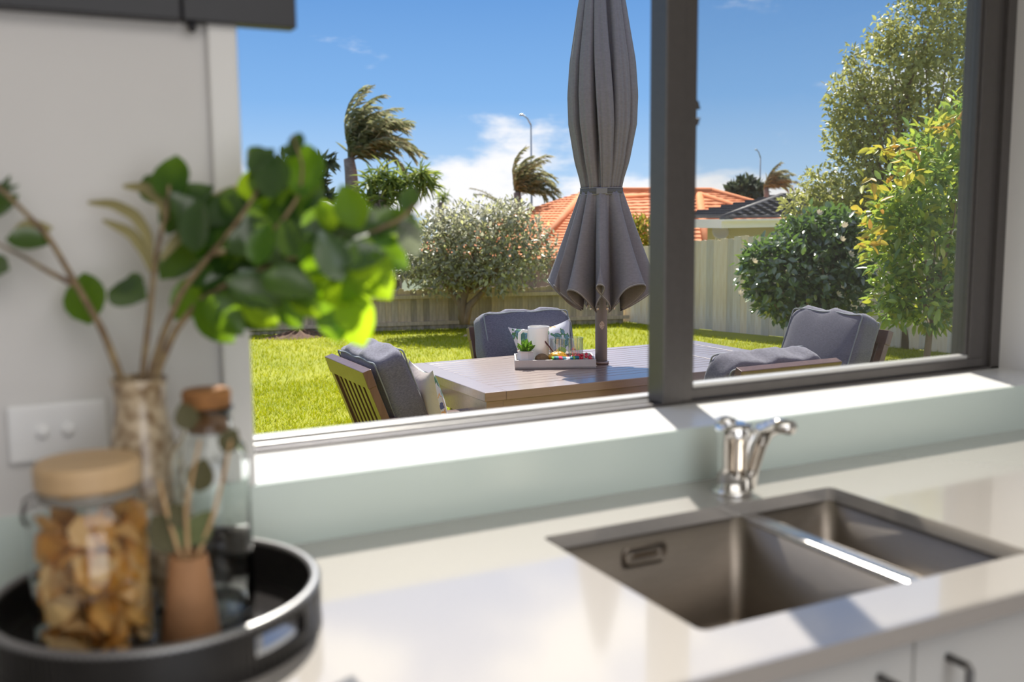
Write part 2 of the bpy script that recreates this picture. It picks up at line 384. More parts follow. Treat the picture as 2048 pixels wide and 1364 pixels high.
# ------------------------------------------------------------------ black tray and what stands on it
TX, TY, TR = .137, -.250, .188
RIB = mat('black_ribbed', (.020, .018, .017), .35, var=.3, scale=30)
TRB = mat('tray_black_gloss', (.018, .016, .016), .16, spec=.8, coat=1.0, cior=2.3)
tray = thing('round_tray', 'round black ribbed tray with cut-out grips on the left of the bench', 'tray', (TX, TY, BZ))
MB().lathe([(0, 0), (TR-.004, 0), (TR-.004, .006), (0, .006)], 72).build('tray_base', TRB, tray)
tw = MB(); NT = 288; lv = [.001, .012, .024, .046, .056]
A1 = math.atan2(-.402-TY, .249-TX); holes = (A1, A1+PI)
def inhole(a):
    return any(abs((a-h+PI) % (2*PI)-PI) < .21 for h in holes)
ri, ro = TR-.010, TR
for k in range(NT):
    a0, a1 = 2*PI*k/NT, 2*PI*(k+1)/NT
    rr = ro+(.0016 if k % 2 else 0)
    hole = inhole((a0+a1)/2)
    for j in range(4):
        if hole and j == 2: continue
        q = []
        for r in (ri, rr):
            for a in (a0, a1):
                for z in (lv[j], lv[j+1]): q.append((r*math.cos(a), r*math.sin(a), z))
        fs = [(4, 6, 7, 5), (0, 1, 3, 2)]
        if j == 0: fs.append((0, 2, 6, 4))
        if j == 3 or (hole and j == 1): fs.append((1, 5, 7, 3))
        if hole and j == 3: fs.append((0, 2, 6, 4))
        if j == 2:
            if inhole((a0+a1)/2-2*PI/NT): fs.append((0, 4, 5, 1))
            if inhole((a0+a1)/2+2*PI/NT): fs.append((2, 3, 7, 6))
        tw.add(q, fs)
tw.build('tray_wall', RIB, tray, fix=True)
MB().lathe([(ri-.001, .054), (ri-.001, .058), (TR-.006, .061), (TR+.001, .058), (TR+.001, .054)], 96).build('tray_rim', mat('black_rim', (.06, .056, .058), .45, spec=1.0, coat=1.0, cior=2.3, crough=.35), tray, smooth=True)
TZ = BZ+.006
GLASS = thin_glass('jar_glass', (.97, .985, .98), 1.45, gain=1.6)
BGLASS = real_glass('bottle_glass', (.98, .995, .99))
LIDW = mat('lid_wood', (.62, .43, .24), .5, col2=(.5, .33, .17), scale=8, stretch=(1, 8, 1))
def scatter_chunks(n, rmax, z0, z1, seed, size):
    m = MB(); rn = random.Random(seed)
    for i in range(n):
        a = rn.uniform(0, 2*PI); r = rmax*math.sqrt(rn.random()); z = rn.uniform(z0, z1)
        R = Euler((rn.uniform(-1.3, 1.3), rn.uniform(-1.3, 1.3), rn.uniform(0, 6))).to_matrix(); s = size*rn.uniform(.7, 1.2)
        k = 7; vs = [Vector((0, 0, .25*s))]+[Vector((math.cos(2*PI*j/k)*s*(1+.15*math.sin(3*j)), math.sin(2*PI*j/k)*s, .3*s*math.sin(2*2*PI*j/k))) for j in range(k)]+[Vector((0, 0, -.15*s))]
        c = Vector((r*math.cos(a), r*math.sin(a), z)); vs = [R @ v+c for v in vs]
        for v in vs:
            h = math.hypot(v.x, v.y)
            if h > rmax+.004: v.x *= (rmax+.004)/h; v.y *= (rmax+.004)/h
            v.z = max(v.z, z0)
        m.add(vs, [(0, 1+j, 1+(j+1) % k) for j in range(k)]+[(k+1, 1+(j+1) % k, 1+j) for j in range(k)])
    return m
JX, JY = .068, -.262
jar = thing('storage_jar', 'wide glass jar with wooden lid and dried orange contents at front left', 'jar', (JX, JY, TZ))
MB().lathe([(0, 0), (.062, 0), (.066, .006), (.067, .02), (.067, .142), (.062, .160), (.053, .172), (.051, .180), (.051, .196)], 48).build('jar_body', GLASS, jar, smooth=True)
MB().lathe([(0, .188), (.054, .188), (.057, .192), (.057, .212), (.054, .217), (0, .218)], 48).build('jar_lid', LIDW, jar, smooth=False)
MB().lathe([(.052, .176), (.0535, .178), (.0535, .184), (.052, .186)], 40, closed=True).build('seal_ring', mat('seal_grey', (.25, .23, .2), .6), jar, smooth=True)
clp = MB(); clp.tube([(-.054, -.02, .18), (-.066, -.018, .175), (-.070, -.012, .16), (-.066, .0, .15), (-.070, .012, .16), (-.066, .018, .175), (-.054, .02, .18)], .0018, 6)
clp.build('wire_clip', HANDLE, jar, smooth=True)
oc = scatter_chunks(150, .056, .006, .150, 3, .025).build('dried_orange_pieces', mat('dried_orange', (.80, .40, .05), .6, island=[(.80, .40, .06), (.90, .62, .22), (.86, .70, .42), (.84, .46, .08)], trans=.45), None)
oc.location = (JX, JY, TZ+.002); stuff(oc); tag(oc, 'orange and tan dried pieces filling the wide lidded jar', 'dried fruit')

CX, CY = .163, -.318
cone = thing('terracotta_vase', 'small tapered terracotta bud vase in front of the corked bottle', 'vase', (CX, CY, TZ))
MB().lathe([(0, 0), (.030, 0), (.0325, .003), (.0215, .105), (.0195, .108), (.016, .106), (.026, .012), (0, .010)], 32).build('vase_body', mat('terracotta', (.42, .21, .095), .75, var=.2, scale=25, bump=.1, bscale=200), cone, smooth=True)
BX, BY = .207, -.226
bot = thing('corked_bottle', 'tall clear glass bottle with a cork stopper at right of the black tray', 'bottle', (BX, BY, TZ))
MB().lathe([(0, 0), (.040, 0), (.045, .004), (.046, .012), (.046, .215), (.042, .235), (.031, .252), (.028, .262), (.028, .285), (.030, .288),
            (.030, .292), (.0255, .292), (.0255, .262), (.029, .250), (.040, .232), (.0435, .214), (.0435, .014), (.040, .008), (0, .007)], 48).build('bottle_glass', BGLASS, bot, smooth=True)
MB().lathe([(0, .258), (.0240, .258), (.0252, .290), (.0275, .294), (.0285, .312), (.026, .316), (0, .316)], 32).build('cork', mat('cork', (.34, .15, .045), .8, var=.35, scale=60, bump=.2, bscale=150), bot, smooth=True)
bot.scale = (1.02, 1.02, .885)
VX, VY = .140, -.142
vas = thing('patterned_vase', 'speckled gold bottle vase holding the tall leafy branches', 'vase', (VX, VY, TZ))
VM = mat('speckled_gold', (.62, .50, .34), .3, col2=(.20, .12, .05), scale=75, detail=2, coat=.4)
MB().lathe([(0, 0), (.050, 0), (.055, .006), (.057, .03), (.055, .10), (.047, .155), (.036, .195), (.031, .225), (.032, .248), (.035, .258), (.032, .258), (.028, .246), (.028, .20), (.04, .15), (.05, .09), (.05, .012), (0, .010)], 40).build('vase_body', VM, vas, smooth=True)
vas.scale = (1, 1, 1.115)

# ------------------------------------------------------------------ leaves
def leaf_template(wd, curl=.12, fold=.10, n=4):
    v = [(0, 0, 0)]; f = []
    ts = [(i+1)/(n+1) for i in range(n)]
    for t in ts:
        hw = wd*math.sin(PI*t**.85)**.8; z = -curl*t*t
        v += [(-hw, t, z+fold*hw/wd*.5), (0, t, z-fold*.3), (hw, t, z+fold*hw/wd*.5)]
    v.append((0, 1, -curl)); L = len(v)-1
    f += [(0, 2, 1), (0, 3, 2)]
    for i in range(n-1):
        a = 1+3*i; b = a+3
        f += [(a, a+1, b+1, b), (a+1, a+2, b+2, b+1)]
    a = 1+3*(n-1); f += [(a, a+1, L), (a+1, a+2, L)]
    return np.array(v, float), f
def frames(dirs, nrm):
    d = dirs/np.linalg.norm(dirs, axis=1, keepdims=True)
    n = nrm - d*(nrm*d).sum(1, keepdims=True); n /= np.linalg.norm(n, axis=1, keepdims=True)+1e-9
    x = np.cross(d, n)
    return np.stack([x, d, n], 2)        # columns
def leaves_mesh(name, pos, R, size, tmpl, m):
    tv, tf = tmpl; n = len(pos)
    V = np.einsum('nij,kj->nki', R, tv)*size[:, None, None]+pos[:, None, :]
    V = V.reshape(-1, 3); k = len(tv)
    loops = np.concatenate([np.array(f) for f in tf]); tot = np.array([len(f) for f in tf])
    LI = (loops[None, :]+(np.arange(n)*k)[:, None]).ravel(); LT = np.tile(tot, n); LS = np.concatenate([[0], np.cumsum(LT)[:-1]])
    me = bpy.data.meshes.new(name)
    me.vertices.add(len(V)); me.vertices.foreach_set('co', V.ravel().astype(np.float32))
    me.loops.add(len(LI)); me.loops.foreach_set('vertex_index', LI.astype(np.int32))
    me.polygons.add(len(LT)); me.polygons.foreach_set('loop_start', LS.astype(np.int32)); me.polygons.foreach_set('loop_total', LT.astype(np.int32))
    me.update(calc_edges=True); me.materials.append(m)
    me.polygons.foreach_set('use_smooth', np.ones(len(LT), bool))
    return me
def mesh_obj(name, me, parent=None):
    o = bpy.data.objects.new(name, me); C.objects.link(o)
    if parent: o.parent = parent
    return o
def cloud(blobs, n, rs, shell=.55, up=.3, out=.7, rnd=.7, wind=None):
    b = np.array(blobs, float); wgt = (b[:, 3]*b[:, 4]+b[:, 4]*b[:, 5]+b[:, 3]*b[:, 5]); wgt /= wgt.sum()
    idx = rs.choice(len(b), n, p=wgt); d = rs.normal(size=(n, 3)); d /= np.linalg.norm(d, axis=1, keepdims=True)
    r = (shell**3+(1-shell**3)*rs.random(n))**(1/3)*(1+.08*rs.normal(size=n))
    pos = b[idx, :3]+d*b[idx, 3:6]*r[:, None]
    dr = d*out+rs.normal(size=(n, 3))*rnd
    if wind is not None: dr = dr+np.array(wind)
    nr = d*.5+np.array([0, 0, up])+rs.normal(size=(n, 3))*.6
    return pos, dr, nr
def foliage(t, blobs, n, size, tmpl, m, seed, singles=0, name='foliage', shell=.55, up=.3, out=.7, rnd=.7, wind=None, svar=.3):
    rs = np.random.RandomState(seed); base = np.array(t.location)
    pos, dr, nr = cloud(blobs, n, rs, shell, up, out, rnd, wind); R = frames(dr, nr); sz = size*(1+svar*rs.uniform(-1, 1, n))
    if singles:
        dist = ((pos-CAM)@FWD)-.25*rs.random(n); o = np.argsort(dist); sel = o[:int(n*.35)]; sel = rs.choice(sel, singles, replace=False)
        rest = np.setdiff1d(np.arange(n), sel)
        lm = leaves_mesh('leaf', np.zeros((1, 3)), np.eye(3)[None], np.ones(1), tmpl, m)
        for i in sel:
            ob = bpy.data.objects.new('leaf', lm); C.objects.link(ob); ob.parent = t
            mm = Matrix([list(R[i][k]*sz[i]) for k in range(3)]).to_4x4(); mm.translation = Vector(pos[i]-base); ob.matrix_local = mm
        pos, R, sz = pos[rest], R[rest], sz[rest]
    return stuff(mesh_obj(name, leaves_mesh(name, pos-base, R, sz, tmpl, m), t))
def limbs(t, root, blobs, r0, m, seed, k=14, name='branches'):
    rn = random.Random(seed); base = Vector(t.location); mb = MB(); root = Vector(root)
    for i in range(k):
        b = blobs[i % len(blobs)]; e = Vector(b[:3])+Vector([rn.uniform(-.7, .7)*b[3+j] for j in range(3)])
        mid = root.lerp(e, .5)+Vector((rn.uniform(-.1, .1), rn.uniform(-.1, .1), rn.uniform(-.05, .15)))*(e-root).length
        mb.tube([root-base, root.lerp(mid, .5)-base, mid-base, mid.lerp(e, .5)-base, e-base], [r0, r0*.75, r0*.5, r0*.3, r0*.12], 6)
    return stuff(mb.build(name, m, t, smooth=True))

# --- the branches in the patterned vase: every leaf an object of its own
GLEAF = mat('camellia_leaf', (.03, .09, .012), .28, spec=.6, island=[(.022, .07, .012), (.03, .10, .014), (.05, .14, .012)], trans=.42, tcol=(.30, .52, .012), var=0)
DLEAF = mat('dark_leaf', (.03, .075, .016), .26, spec=.8, trans=.24, tcol=(.24, .40, .02))
LLEAF = mat('lime_leaf', (.10, .20, .015), .35, trans=.6, tcol=(.55, .80, .02))
BLEAF = mat('back_leaf', (.36, .31, .15), .5, trans=.3, tcol=(.35, .34, .10))
BARK = mat('twig_bark', (.13, .075, .045), .7, col2=(.30, .22, .11), scale=60, bump=.3, bscale=120)
VD = float(np.dot(np.array([VX, VY, 1.2])-CAM, FWD))     # depth of the vase
def vp(x, y, dd=0): return atd(x, y, VD+dd)
LT = leaf_template(.33, .16, .16, 5); LS = leaf_template(.13, .35, .2, 5)
LMESH = {}
def vleaf(parent, x, y, ang, ln, m, dd=0, tilt=.35, tm=LT, key='w', roll=0):
    """leaf whose base is at photo point (x,y); ang in the picture plane, ln its length in photo px"""
    k = (key, m.name)
    if k not in LMESH: LMESH[k] = leaves_mesh('leaf', np.zeros((1, 3)), np.eye(3)[None], np.ones(1), tm, m)
    p = vp(x, y, dd); a = math.radians(ang)
    d = Vector(RGT)*math.cos(a)+Vector(UPV)*math.sin(a)+Vector(FWD)*tilt
    nn = -Vector(FWD)*1.0+Vector((0, 0, 1))*.55+Vector(RGT)*roll
    R = frames(np.array([d]), np.array([nn]))[0]; s = ln/FPX*(VD+dd)*(1+.25*abs(tilt))
    o = bpy.data.objects.new('leaf', LMESH[k]); C.objects.link(o); o.parent = parent
    mm = Matrix([list(R[i]*s) for i in range(3)]).to_4x4(); mm.translation = p-Vector(parent.location); o.matrix_local = mm
def branch(label, stems, rad):
    t = thing('leafy_branch', label, 'branch', (VX, VY, TZ+.25), group='branches in the patterned vase')
    for pts, r in stems:
        P = [vp(*p)-Vector(t.location) for p in pts]
        # smooth
        Q = []
        for i in range(len(P)-1):
            for j in range(4): Q.append(P[i].lerp(P[i+1], j/4))
        Q.append(P[-1]); r = r*.78; S = [Q[0]]+[(Q[i-1]+Q[i]*2+Q[i+1])/4 for i in range(1, len(Q)-1)]+[Q[-1]]
        MB().tube(S, [r*(1-.6*i/(len(S)-1)) for i in range(len(S))], 8).build('stem', BARK, t, smooth=True)
    return t
b1 = branch('brown branch leaning far left out of the patterned vase', [([(262, 860), (240, 750), (205, 660), (150, 565), (95, 470), (10, 385), (-60, 330)], .0072), ([(150, 570), (100, 545), (50, 515), (-20, 480)], .005)], 0)
for a in ((10, 480, 5, 80, DLEAF, -.02), (-35, 440, 50, 80, DLEAF, 0), (-20, 400, 75, 70, DLEAF, .02), (20, 540, 175, 90, DLEAF, 0), (180, 650, 108, 120, GLEAF, .03), (25, 470, 20, 70, BLEAF, .01), (-60, 380, 20, 90, DLEAF, .02)): vleaf(b1, *a)
b2 = branch('upright branch with arching slender leaves in the patterned vase', [([(280, 860), (285, 750), (298, 640), (306, 560), (318, 480), (335, 420), (338, 370)], .0060)], 0)
for a in ((295, 598, 165, 105, DLEAF, -.02), (290, 560, 195, 70, DLEAF, 0), (338, 405, 92, 110, GLEAF, 0), (335, 410, 130, 95, DLEAF, .02), (340, 420, 40, 95, DLEAF, .01), (335, 470, 70, 110, DLEAF, .0), (320, 560, 50, 115, DLEAF, .01)): vleaf(b2, *a)
def strip_leaf(parent, pts, wpx, m, dd=0):
    P = [vp(x, y, dd+.01*i) for i, (x, y) in enumerate(pts)]; Q = []
    for i in range(len(P)-1):
        for j in range(4): Q.append(P[i].lerp(P[i+1], j/4))
    Q.append(P[-1]); Q = [Q[0]]+[(Q[i-1]+Q[i]*2+Q[i+1])/4 for i in range(1, len(Q)-1)]+[Q[-1]]
    mb = MB(); n = len(Q); o0 = Vector(parent.location)
    for i, p in enumerate(Q):
        d = (Q[min(i+1, n-1)]-Q[max(i-1, 0)]).normalized(); side = d.cross(Vector(FWD)).normalized(); h = wpx/2/FPX*VD*math.sin(PI*min(.97, (i+.6)/n))**.6
        mb.v += [tuple(p-side*h-o0), tuple(p+Vector(FWD)*h*.5-o0), tuple(p+side*h-o0)]
    for i in range(n-1):
        a = i*3; mb.f += [(a, a+1, a+4, a+3), (a+1, a+2, a+5, a+4)]
    mb.build('leaf', m, parent, smooth=True)
for pts in ([(304, 520), (296, 470), (270, 430), (225, 407), (175, 405)], [(304, 545), (292, 505), (262, 465), (205, 440)], [(335, 440), (320, 400), (290, 375), (245, 372)], [(322, 520), (352, 480), (385, 450), (425, 440)]): strip_leaf(b2, pts, 24, BLEAF)
b3 = branch('branch thick with dark green leaves rising right of centre in the patterned vase', [([(290, 860), (300, 750), (330, 660), (365, 580), (420, 510), (470, 450), (505, 400), (530, 350)], .0066), ([(420, 510), (500, 490), (560, 450), (600, 390), (606, 330), (585, 270)], .0042)], 0)
b4 = branch('branch of glossy leaves spreading right across the window from the patterned vase', [([(300, 860), (312, 750), (350, 660), (400, 600), (480, 555), (570, 520), (650, 500), (730, 470), (800, 440), (830, 410)], .0066), ([(480, 555), (540, 570), (620, 570), (690, 580)], .004)], 0)
L3 = [(395, 520, 62, 120, GLEAF, .0), (420, 500, 100, 110, DLEAF, -.01), (440, 490, 130, 120, DLEAF, .02), (440, 430, 150, 85, DLEAF, .01), (400, 470, 118, 105, DLEAF, -.02), (430, 470, 75, 120, BLEAF, .03),
      (470, 440, 160, 100, DLEAF, .0), (505, 415, 88, 100, LLEAF, .02), (515, 400, 70, 110, DLEAF, .0), (540, 400, 88, 105, DLEAF, -.02), (500, 350, 60, 75, DLEAF, .0), (530, 330, 130, 60, DLEAF, .02),
      (606, 395, 92, 125, GLEAF, -.01), (590, 305, 85, 48, DLEAF, 0), (598, 312, 150, 50, DLEAF, 0), (570, 450, 60, 120, DLEAF, .01), (560, 450, 120, 110, GLEAF, .02), (450, 500, 20, 120, DLEAF, -.02), (470, 520, 45, 120, DLEAF, .02), (500, 490, -10, 110, DLEAF, -.02),
      (520, 480, 30, 115, DLEAF, .0), (350, 640, 55, 130, GLEAF, .0), (455, 470, 95, 110, DLEAF, 0), (485, 470, 115, 105, DLEAF, 0), (500, 520, 80, 110, DLEAF, 0), (380, 570, 25, 120, DLEAF, 0), (575, 470, 100, 105, DLEAF, 0), (545, 520, 60, 115, DLEAF, .01)]
for a in L3: vleaf(b3, *a)
L4 = [(390, 600, -50, 110, GLEAF, -.03), (400, 590, 20, 120, DLEAF, .0), (440, 580, -40, 115, DLEAF, -.01), (470, 555, -25, 120, DLEAF, .0), (470, 560, 40, 110, DLEAF, .02), (520, 545, -20, 120, DLEAF, -.02), (540, 530, 30, 115, DLEAF, .0),
      (560, 525, -55, 110, LLEAF, .02), (500, 560, -65, 95, LLEAF, .02), (600, 515, 20, 120, DLEAF, -.01), (610, 510, -40, 120, GLEAF, -.02), (560, 560, -30, 110, LLEAF, .02), (620, 570, -25, 110, LLEAF, .03), (610, 560, 30, 100, DLEAF, .0),
      (650, 505, 60, 105, GLEAF, .0), (660, 500, -20, 115, GLEAF, .0), (680, 575, -70, 130, LLEAF, .02), (670, 560, 10, 105, LLEAF, .03), (700, 495, -50, 130, LLEAF, .02), (730, 480, 5, 95, LLEAF, .03), (650, 470, 25, 120, DLEAF, -.01),
      (690, 465, 20, 110, DLEAF, .0), (740, 465, 30, 100, DLEAF, .0), (790, 440, -15, 60, DLEAF, .01), (815, 425, 85, 60, DLEAF, .0), (800, 445, -60, 75, mat('grey_leaf', (.17, .19, .15), .3, trans=.3, tcol=(.3, .34, .2)), .0),
      (720, 480, -25, 110, GLEAF, -.01), (760, 465, 120, 70, DLEAF, .01), (590, 500, 75, 110, DLEAF, 0), (630, 480, 95, 100, GLEAF, 0), (655, 590, -80, 100, GLEAF, 0), (430, 600, -15, 120, DLEAF, .01), (520, 570, 10, 120, DLEAF, .01), (550, 575, -60, 95, GLEAF, 0), (590, 545, -5, 120, DLEAF, 0), (460, 530, 10, 120, DLEAF, 0), (500, 530, 60, 110, GLEAF, 0), (430, 545, 70, 110, DLEAF, .01), (700, 520, 15, 100, GLEAF, 0), (640, 540, -10, 110, GLEAF, .01)]
for a in L4: vleaf(b4, *a)
rl_ = random.Random(33)
for k in range(24):
    x = rl_.uniform(385, 740); y = rl_.uniform(430, 590) if x < 560 else rl_.uniform(450, 580)
    vleaf(b4 if x > 520 else b3, x, y, rl_.uniform(-80, 130), rl_.uniform(75, 115), rl_.choice((DLEAF, DLEAF, GLEAF, DLEAF, LLEAF)), rl_.uniform(-.10, .02), rl_.uniform(-.3, .5), roll=rl_.uniform(-.5, .5))
for x, y, an, ln, m in ((410, 590, -48, 105, GLEAF), (450, 560, -20, 120, DLEAF), (480, 600, -35, 90, LLEAF), (575, 580, -38, 80, LLEAF), (640, 600, 15, 90, LLEAF), (700, 540, -75, 90, LLEAF), (735, 500, -60, 85, LLEAF), (690, 590, -85, 80, LLEAF)): vleaf(b4, x, y, an, ln, m, -.06)

# dried sprig in the terracotta vase
sg = thing('dried_sprig', 'dry twigs and dull olive leaves in the small terracotta vase', 'sprig', (CX, CY, TZ+.1))
CD = float(np.dot(np.array([CX, CY, 1.0])-CAM, FWD))
STRAW = mat('dry_straw', (.62, .40, .20), .7, var=.2, scale=40); OLV = mat('olive_leaf', (.13, .12, .05), .6, var=.4, scale=30, trans=.2)
SGN = mat('sage_leaf', (.17, .20, .08), .6, trans=.25)
for pts in ([(376, 1150), (355, 1095), (335, 1030), (318, 960)], [(374, 1150), (405, 1090), (430, 1020), (452, 930), (462, 880)], [(378, 1150), (375, 1090), (372, 1020), (385, 950), (400, 880)]):
    MB().tube([atd(x, y, CD)-Vector(sg.location) for x, y in pts], [.0028, .0026, .0022, .0018, .0015][:len(pts)], 6).build('twig', STRAW, sg, smooth=True)
olm = leaves_mesh('leaf', np.zeros((1, 3)), np.eye(3)[None], np.ones(1), leaf_template(.42, .1, .1, 5), OLV); sgm = leaves_mesh('leaf', np.zeros((1, 3)), np.eye(3)[None], np.ones(1), leaf_template(.36, .1, .1, 5), SGN)
for x, y, ang, ln, me in ((395, 985, 80, 70, olm), (385, 860, 115, 60, olm), (445, 905, 60, 55, olm), (368, 1095, 100, 60, sgm), (380, 1090, 60, 80, sgm), (372, 1050, 130, 55, olm), (360, 1100, 130, 90, olm)):
    o = bpy.data.objects.new('leaf', me); C.objects.link(o); o.parent = sg; a = math.radians(ang); s = ln/FPX*CD
    R = frames(np.array([Vector(RGT)*math.cos(a)+Vector(UPV)*math.sin(a)]), np.array([-FWD+UPV*.3]))[0]
    mm = Matrix([list(R[i]*s) for i in range(3)]).to_4x4(); mm.translation = atd(x, y, CD)-Vector(sg.location); o.matrix_local = mm

# ================================================================== outdoors
GZ = -.207
GRASSB = mat('lawn_soil', (.20, .235, .004), .95, col2=(.30, .31, .012), scale=1.6, bump=.4, bscale=40)
struct(box((-6, .30, GZ-.5), (18, 14.5, GZ)).build('ground_lawn', GRASSB))
struct(box((-60, 14.5, -4.2), (110, 130, -3.6)).build('ground_beyond', mat('far_ground', (.09, .12, .05), .9, var=.4, scale=.3)))
GRASS = mat('grass_blade', (.30, .44, .02), .6, spec=.15, island=[(.24, .30, .003), (.37, .415, .004), (.44, .46, .006), (.48, .45, .03)], trans=.45, tcol=None)
rs = np.random.RandomState(5)
def grass():
    zones = [((.4, 2.2), (1.6, 5.0), 9000, .030), ((2.2, 4.4), (3.6, 6.0), 4200, .032), ((.4, 5.0), (5.0, 8.0), 3000, .036), ((4.2, 8.0), (2.0, 8.0), 2200, .034), ((1.0, 8.1), (8.0, 12.4), 1100, .04), ((8.0, 9.3), (4.5, 8.0), 1500, .036), ((-4.0, .4), (2.0, 8.0), 2200, .036), ((-5, 1.0), (8.0, 13.2), 800, .04)]
    P = []; S = []
    for (x0, x1), (y0, y1), dn, h in zones:
        n = int((x1-x0)*(y1-y0)*dn)
        P.append(np.c_[rs.uniform(x0, x1, n), rs.uniform(y0, y1, n), np.full(n, GZ)]); S.append(h*rs.uniform(.6, 1.25, n))
    P = np.concatenate(P); S = np.concatenate(S); n = len(P)
    d = rs.normal(size=(n, 3))*.5; d[:, 2] = 1; nr = rs.normal(size=(n, 3)); nr[:, 2] *= .2
    tm = (np.array([(-.07, 0, 0), (.07, 0, 0), (.055, .55, .03), (-.055, .55, .03), (0, 1, .14)]), [(0, 1, 2, 3), (3, 2, 4)])
    return mesh_obj('grass', leaves_mesh('grass', P, frames(d, nr), S, tm, GRASS))
g = grass(); stuff(g); tag(g, 'bright green mown grass of the lawn outside the window', 'grass')

# ------------------------------------------------------------------ fences
PAL = mat('weathered_paling', (.95, .85, .76), .85, col2=(.84, .70, .54), scale=5, stretch=(6, 6, .8), island=[(.75, .75, .75), (1, 1, 1), (1.1, 1.02, .9), (.88, .86, .84)], bump=.15, bscale=30)  # pale tone for the side fence
PALD = mat('dark_paling', (.66, .53, .39), .9, col2=(.46, .36, .26), scale=5, stretch=(6, 6, .8), island=[(.7, .7, .7), (1, 1, 1), (1.15, 1.1, 1.0)], bump=.15, bscale=30)  # darker, browner tone for the back fence
def fence(name, label, A, B, h, pw, m, rails, seed, gap=.006, h0=None):
    rn = random.Random(seed); A = Vector(A); B = Vector(B); L = (B-A).length; ang = math.atan2(B.y-A.y, B.x-A.x)
    t = thing(name, label, 'fence', A, ang)
    pms = []
    for k in range(5):
        c = rn.uniform(.0, .025); w_ = pw+.003
        v = [(0, 0, 0), (w_, 0, 0), (w_, 0, h-c), (w_*.5, 0, h), (0, 0, h-c*.9)]
        mb = MB(); mb.add([(x, 0, z) for x, y, z in v]+[(x, .016, z) for x, y, z in v], [(0, 1, 2, 3, 4), (9, 8, 7, 6, 5), (0, 5, 6, 1), (1, 6, 7, 2), (2, 7, 8, 3), (3, 8, 9, 4), (4, 9, 5, 0)])
        pms.append(mb.mesh('paling', m))
    n = int(L/pw)
    for i in range(n):
        o = bpy.data.objects.new('paling', pms[rn.randrange(5)]); C.objects.link(o); o.parent = t
        o.location = (i*pw, (i % 2)*.007+rn.uniform(0, .003), rn.uniform(-.01, .008)); o.rotation_euler = (0, rn.uniform(-.006, .006), 0); o.scale = (1, 1, rn.uniform(.975, 1.02)*(1 if h0 is None else (h0+(h-h0)*i/n)/h))
    for z, hh in rails:
        box((0, -.035 if h < 1 else -.04, z), (L, 0, z+hh)).build('rail', m, t)
    for i in range(int(L/2.2)+1):
        x = min(i*2.2, L-.08); box((x, .026 if h < 1 else -.13, 0), (x+.09, .11 if h < 1 else -.04, h-.06)).build('post', m, t)
    return t
CORN = (8.05, 10.66)
fence('paling_fence', 'low grey paling fence with rails along the back of the lawn', (-4.6, 14.17, GZ), (8.03, 10.66, GZ), .575, .088, PALD, [(.07, .05), (.44, .05)], 3)
fence('paling_fence', 'tall pale timber paling fence along the right side of the lawn', (10.17, 3.5, GZ), (7.99, 11.1, GZ), 1.06, .110, PAL, [(.2, .05), (.8, .05)], 4, h0=1.75)

# ------------------------------------------------------------------ table
TW = mat('table_timber', (.255, .165, .13), .36, col2=(.21, .135, .105), scale=4, stretch=(1, 14, 14), coat=1.0, spec=.6, cior=1.75, crough=.22)
TWS = mat('chair_timber', (.15, .082, .058), .28, col2=(.11, .06, .042), scale=5, stretch=(8, 8, 1), coat=.3)
TZT = .543; X0, X1, Y0, Y1 = 2.005, 4.06, 2.800, 3.870
tbl = thing('outdoor_table', 'long brown slatted outdoor dining table on the lawn', 'table', ((X0+X1)/2, (Y0+Y1)/2, GZ))
def tl(x, y, z): return (x-(X0+X1)/2, y-(Y0+Y1)/2, z-GZ)
fb = .115
for lo, hi, nm in (((X0, Y0, TZT-.045), (X0+fb, Y1, TZT), 'end_board'), ((X1-fb, Y0, TZT-.045), (X1, Y1, TZT), 'end_board'), ((X0+fb, Y0, TZT-.045), (X1-fb, Y0+.075, TZT), 'side_board'), ((X0+fb, Y1-.075, TZT-.045), (X1-fb, Y1, TZT), 'side_board'), ((3.62, Y0+.075, TZT-.045), (3.62+.09, Y1-.075, TZT), 'cross_board')):
    box(tl(*lo), tl(*hi)).build(nm, TW, tbl, bevel=.003)
ns = 13; sw_ = (Y1-Y0-.15)/ns
for i in range(ns):
    ya = Y0+.075+i*sw_+.003; yb = ya+sw_-.006
    for xa, xb in ((X0+fb+.003, 3.617), (3.713, X1-fb-.003)):
        if xa < 2.985 < xb and ya < 3.327 < yb:
            for p, q in ((xa, 2.985-.040), (2.985+.040, xb)): box(tl(p, ya, TZT-.030), tl(q, yb, TZT-.002)).build('slat', TW, tbl, bevel=.0015)
        else: box(tl(xa, ya, TZT-.030), tl(xb, yb, TZT-.002)).build('slat', TW, tbl, bevel=.0015)
ap = .11
for lo, hi in (((X0+.03, Y0+.02, TZT-.045-ap), (X1-.03, Y0+.045, TZT-.045)), ((X0+.03, Y1-.045, TZT-.045-ap), (X1-.03, Y1-.02, TZT-.045)), ((X0+.02, Y0+.045, TZT-.045-ap), (X0+.045, Y1-.045, TZT-.045)), ((X1-.045, Y0+.045, TZT-.045-ap), (X1-.02, Y1-.045, TZT-.045))):
    box(tl(*lo), tl(*hi)).build('apron', TW, tbl)
for x in (X0+.015, X1-.105):
    for y in (Y0+.015, Y1-.105): box(tl(x, y, GZ), tl(x+.09, y+.09, TZT-.045)).build('leg', TW, tbl, bevel=.003)

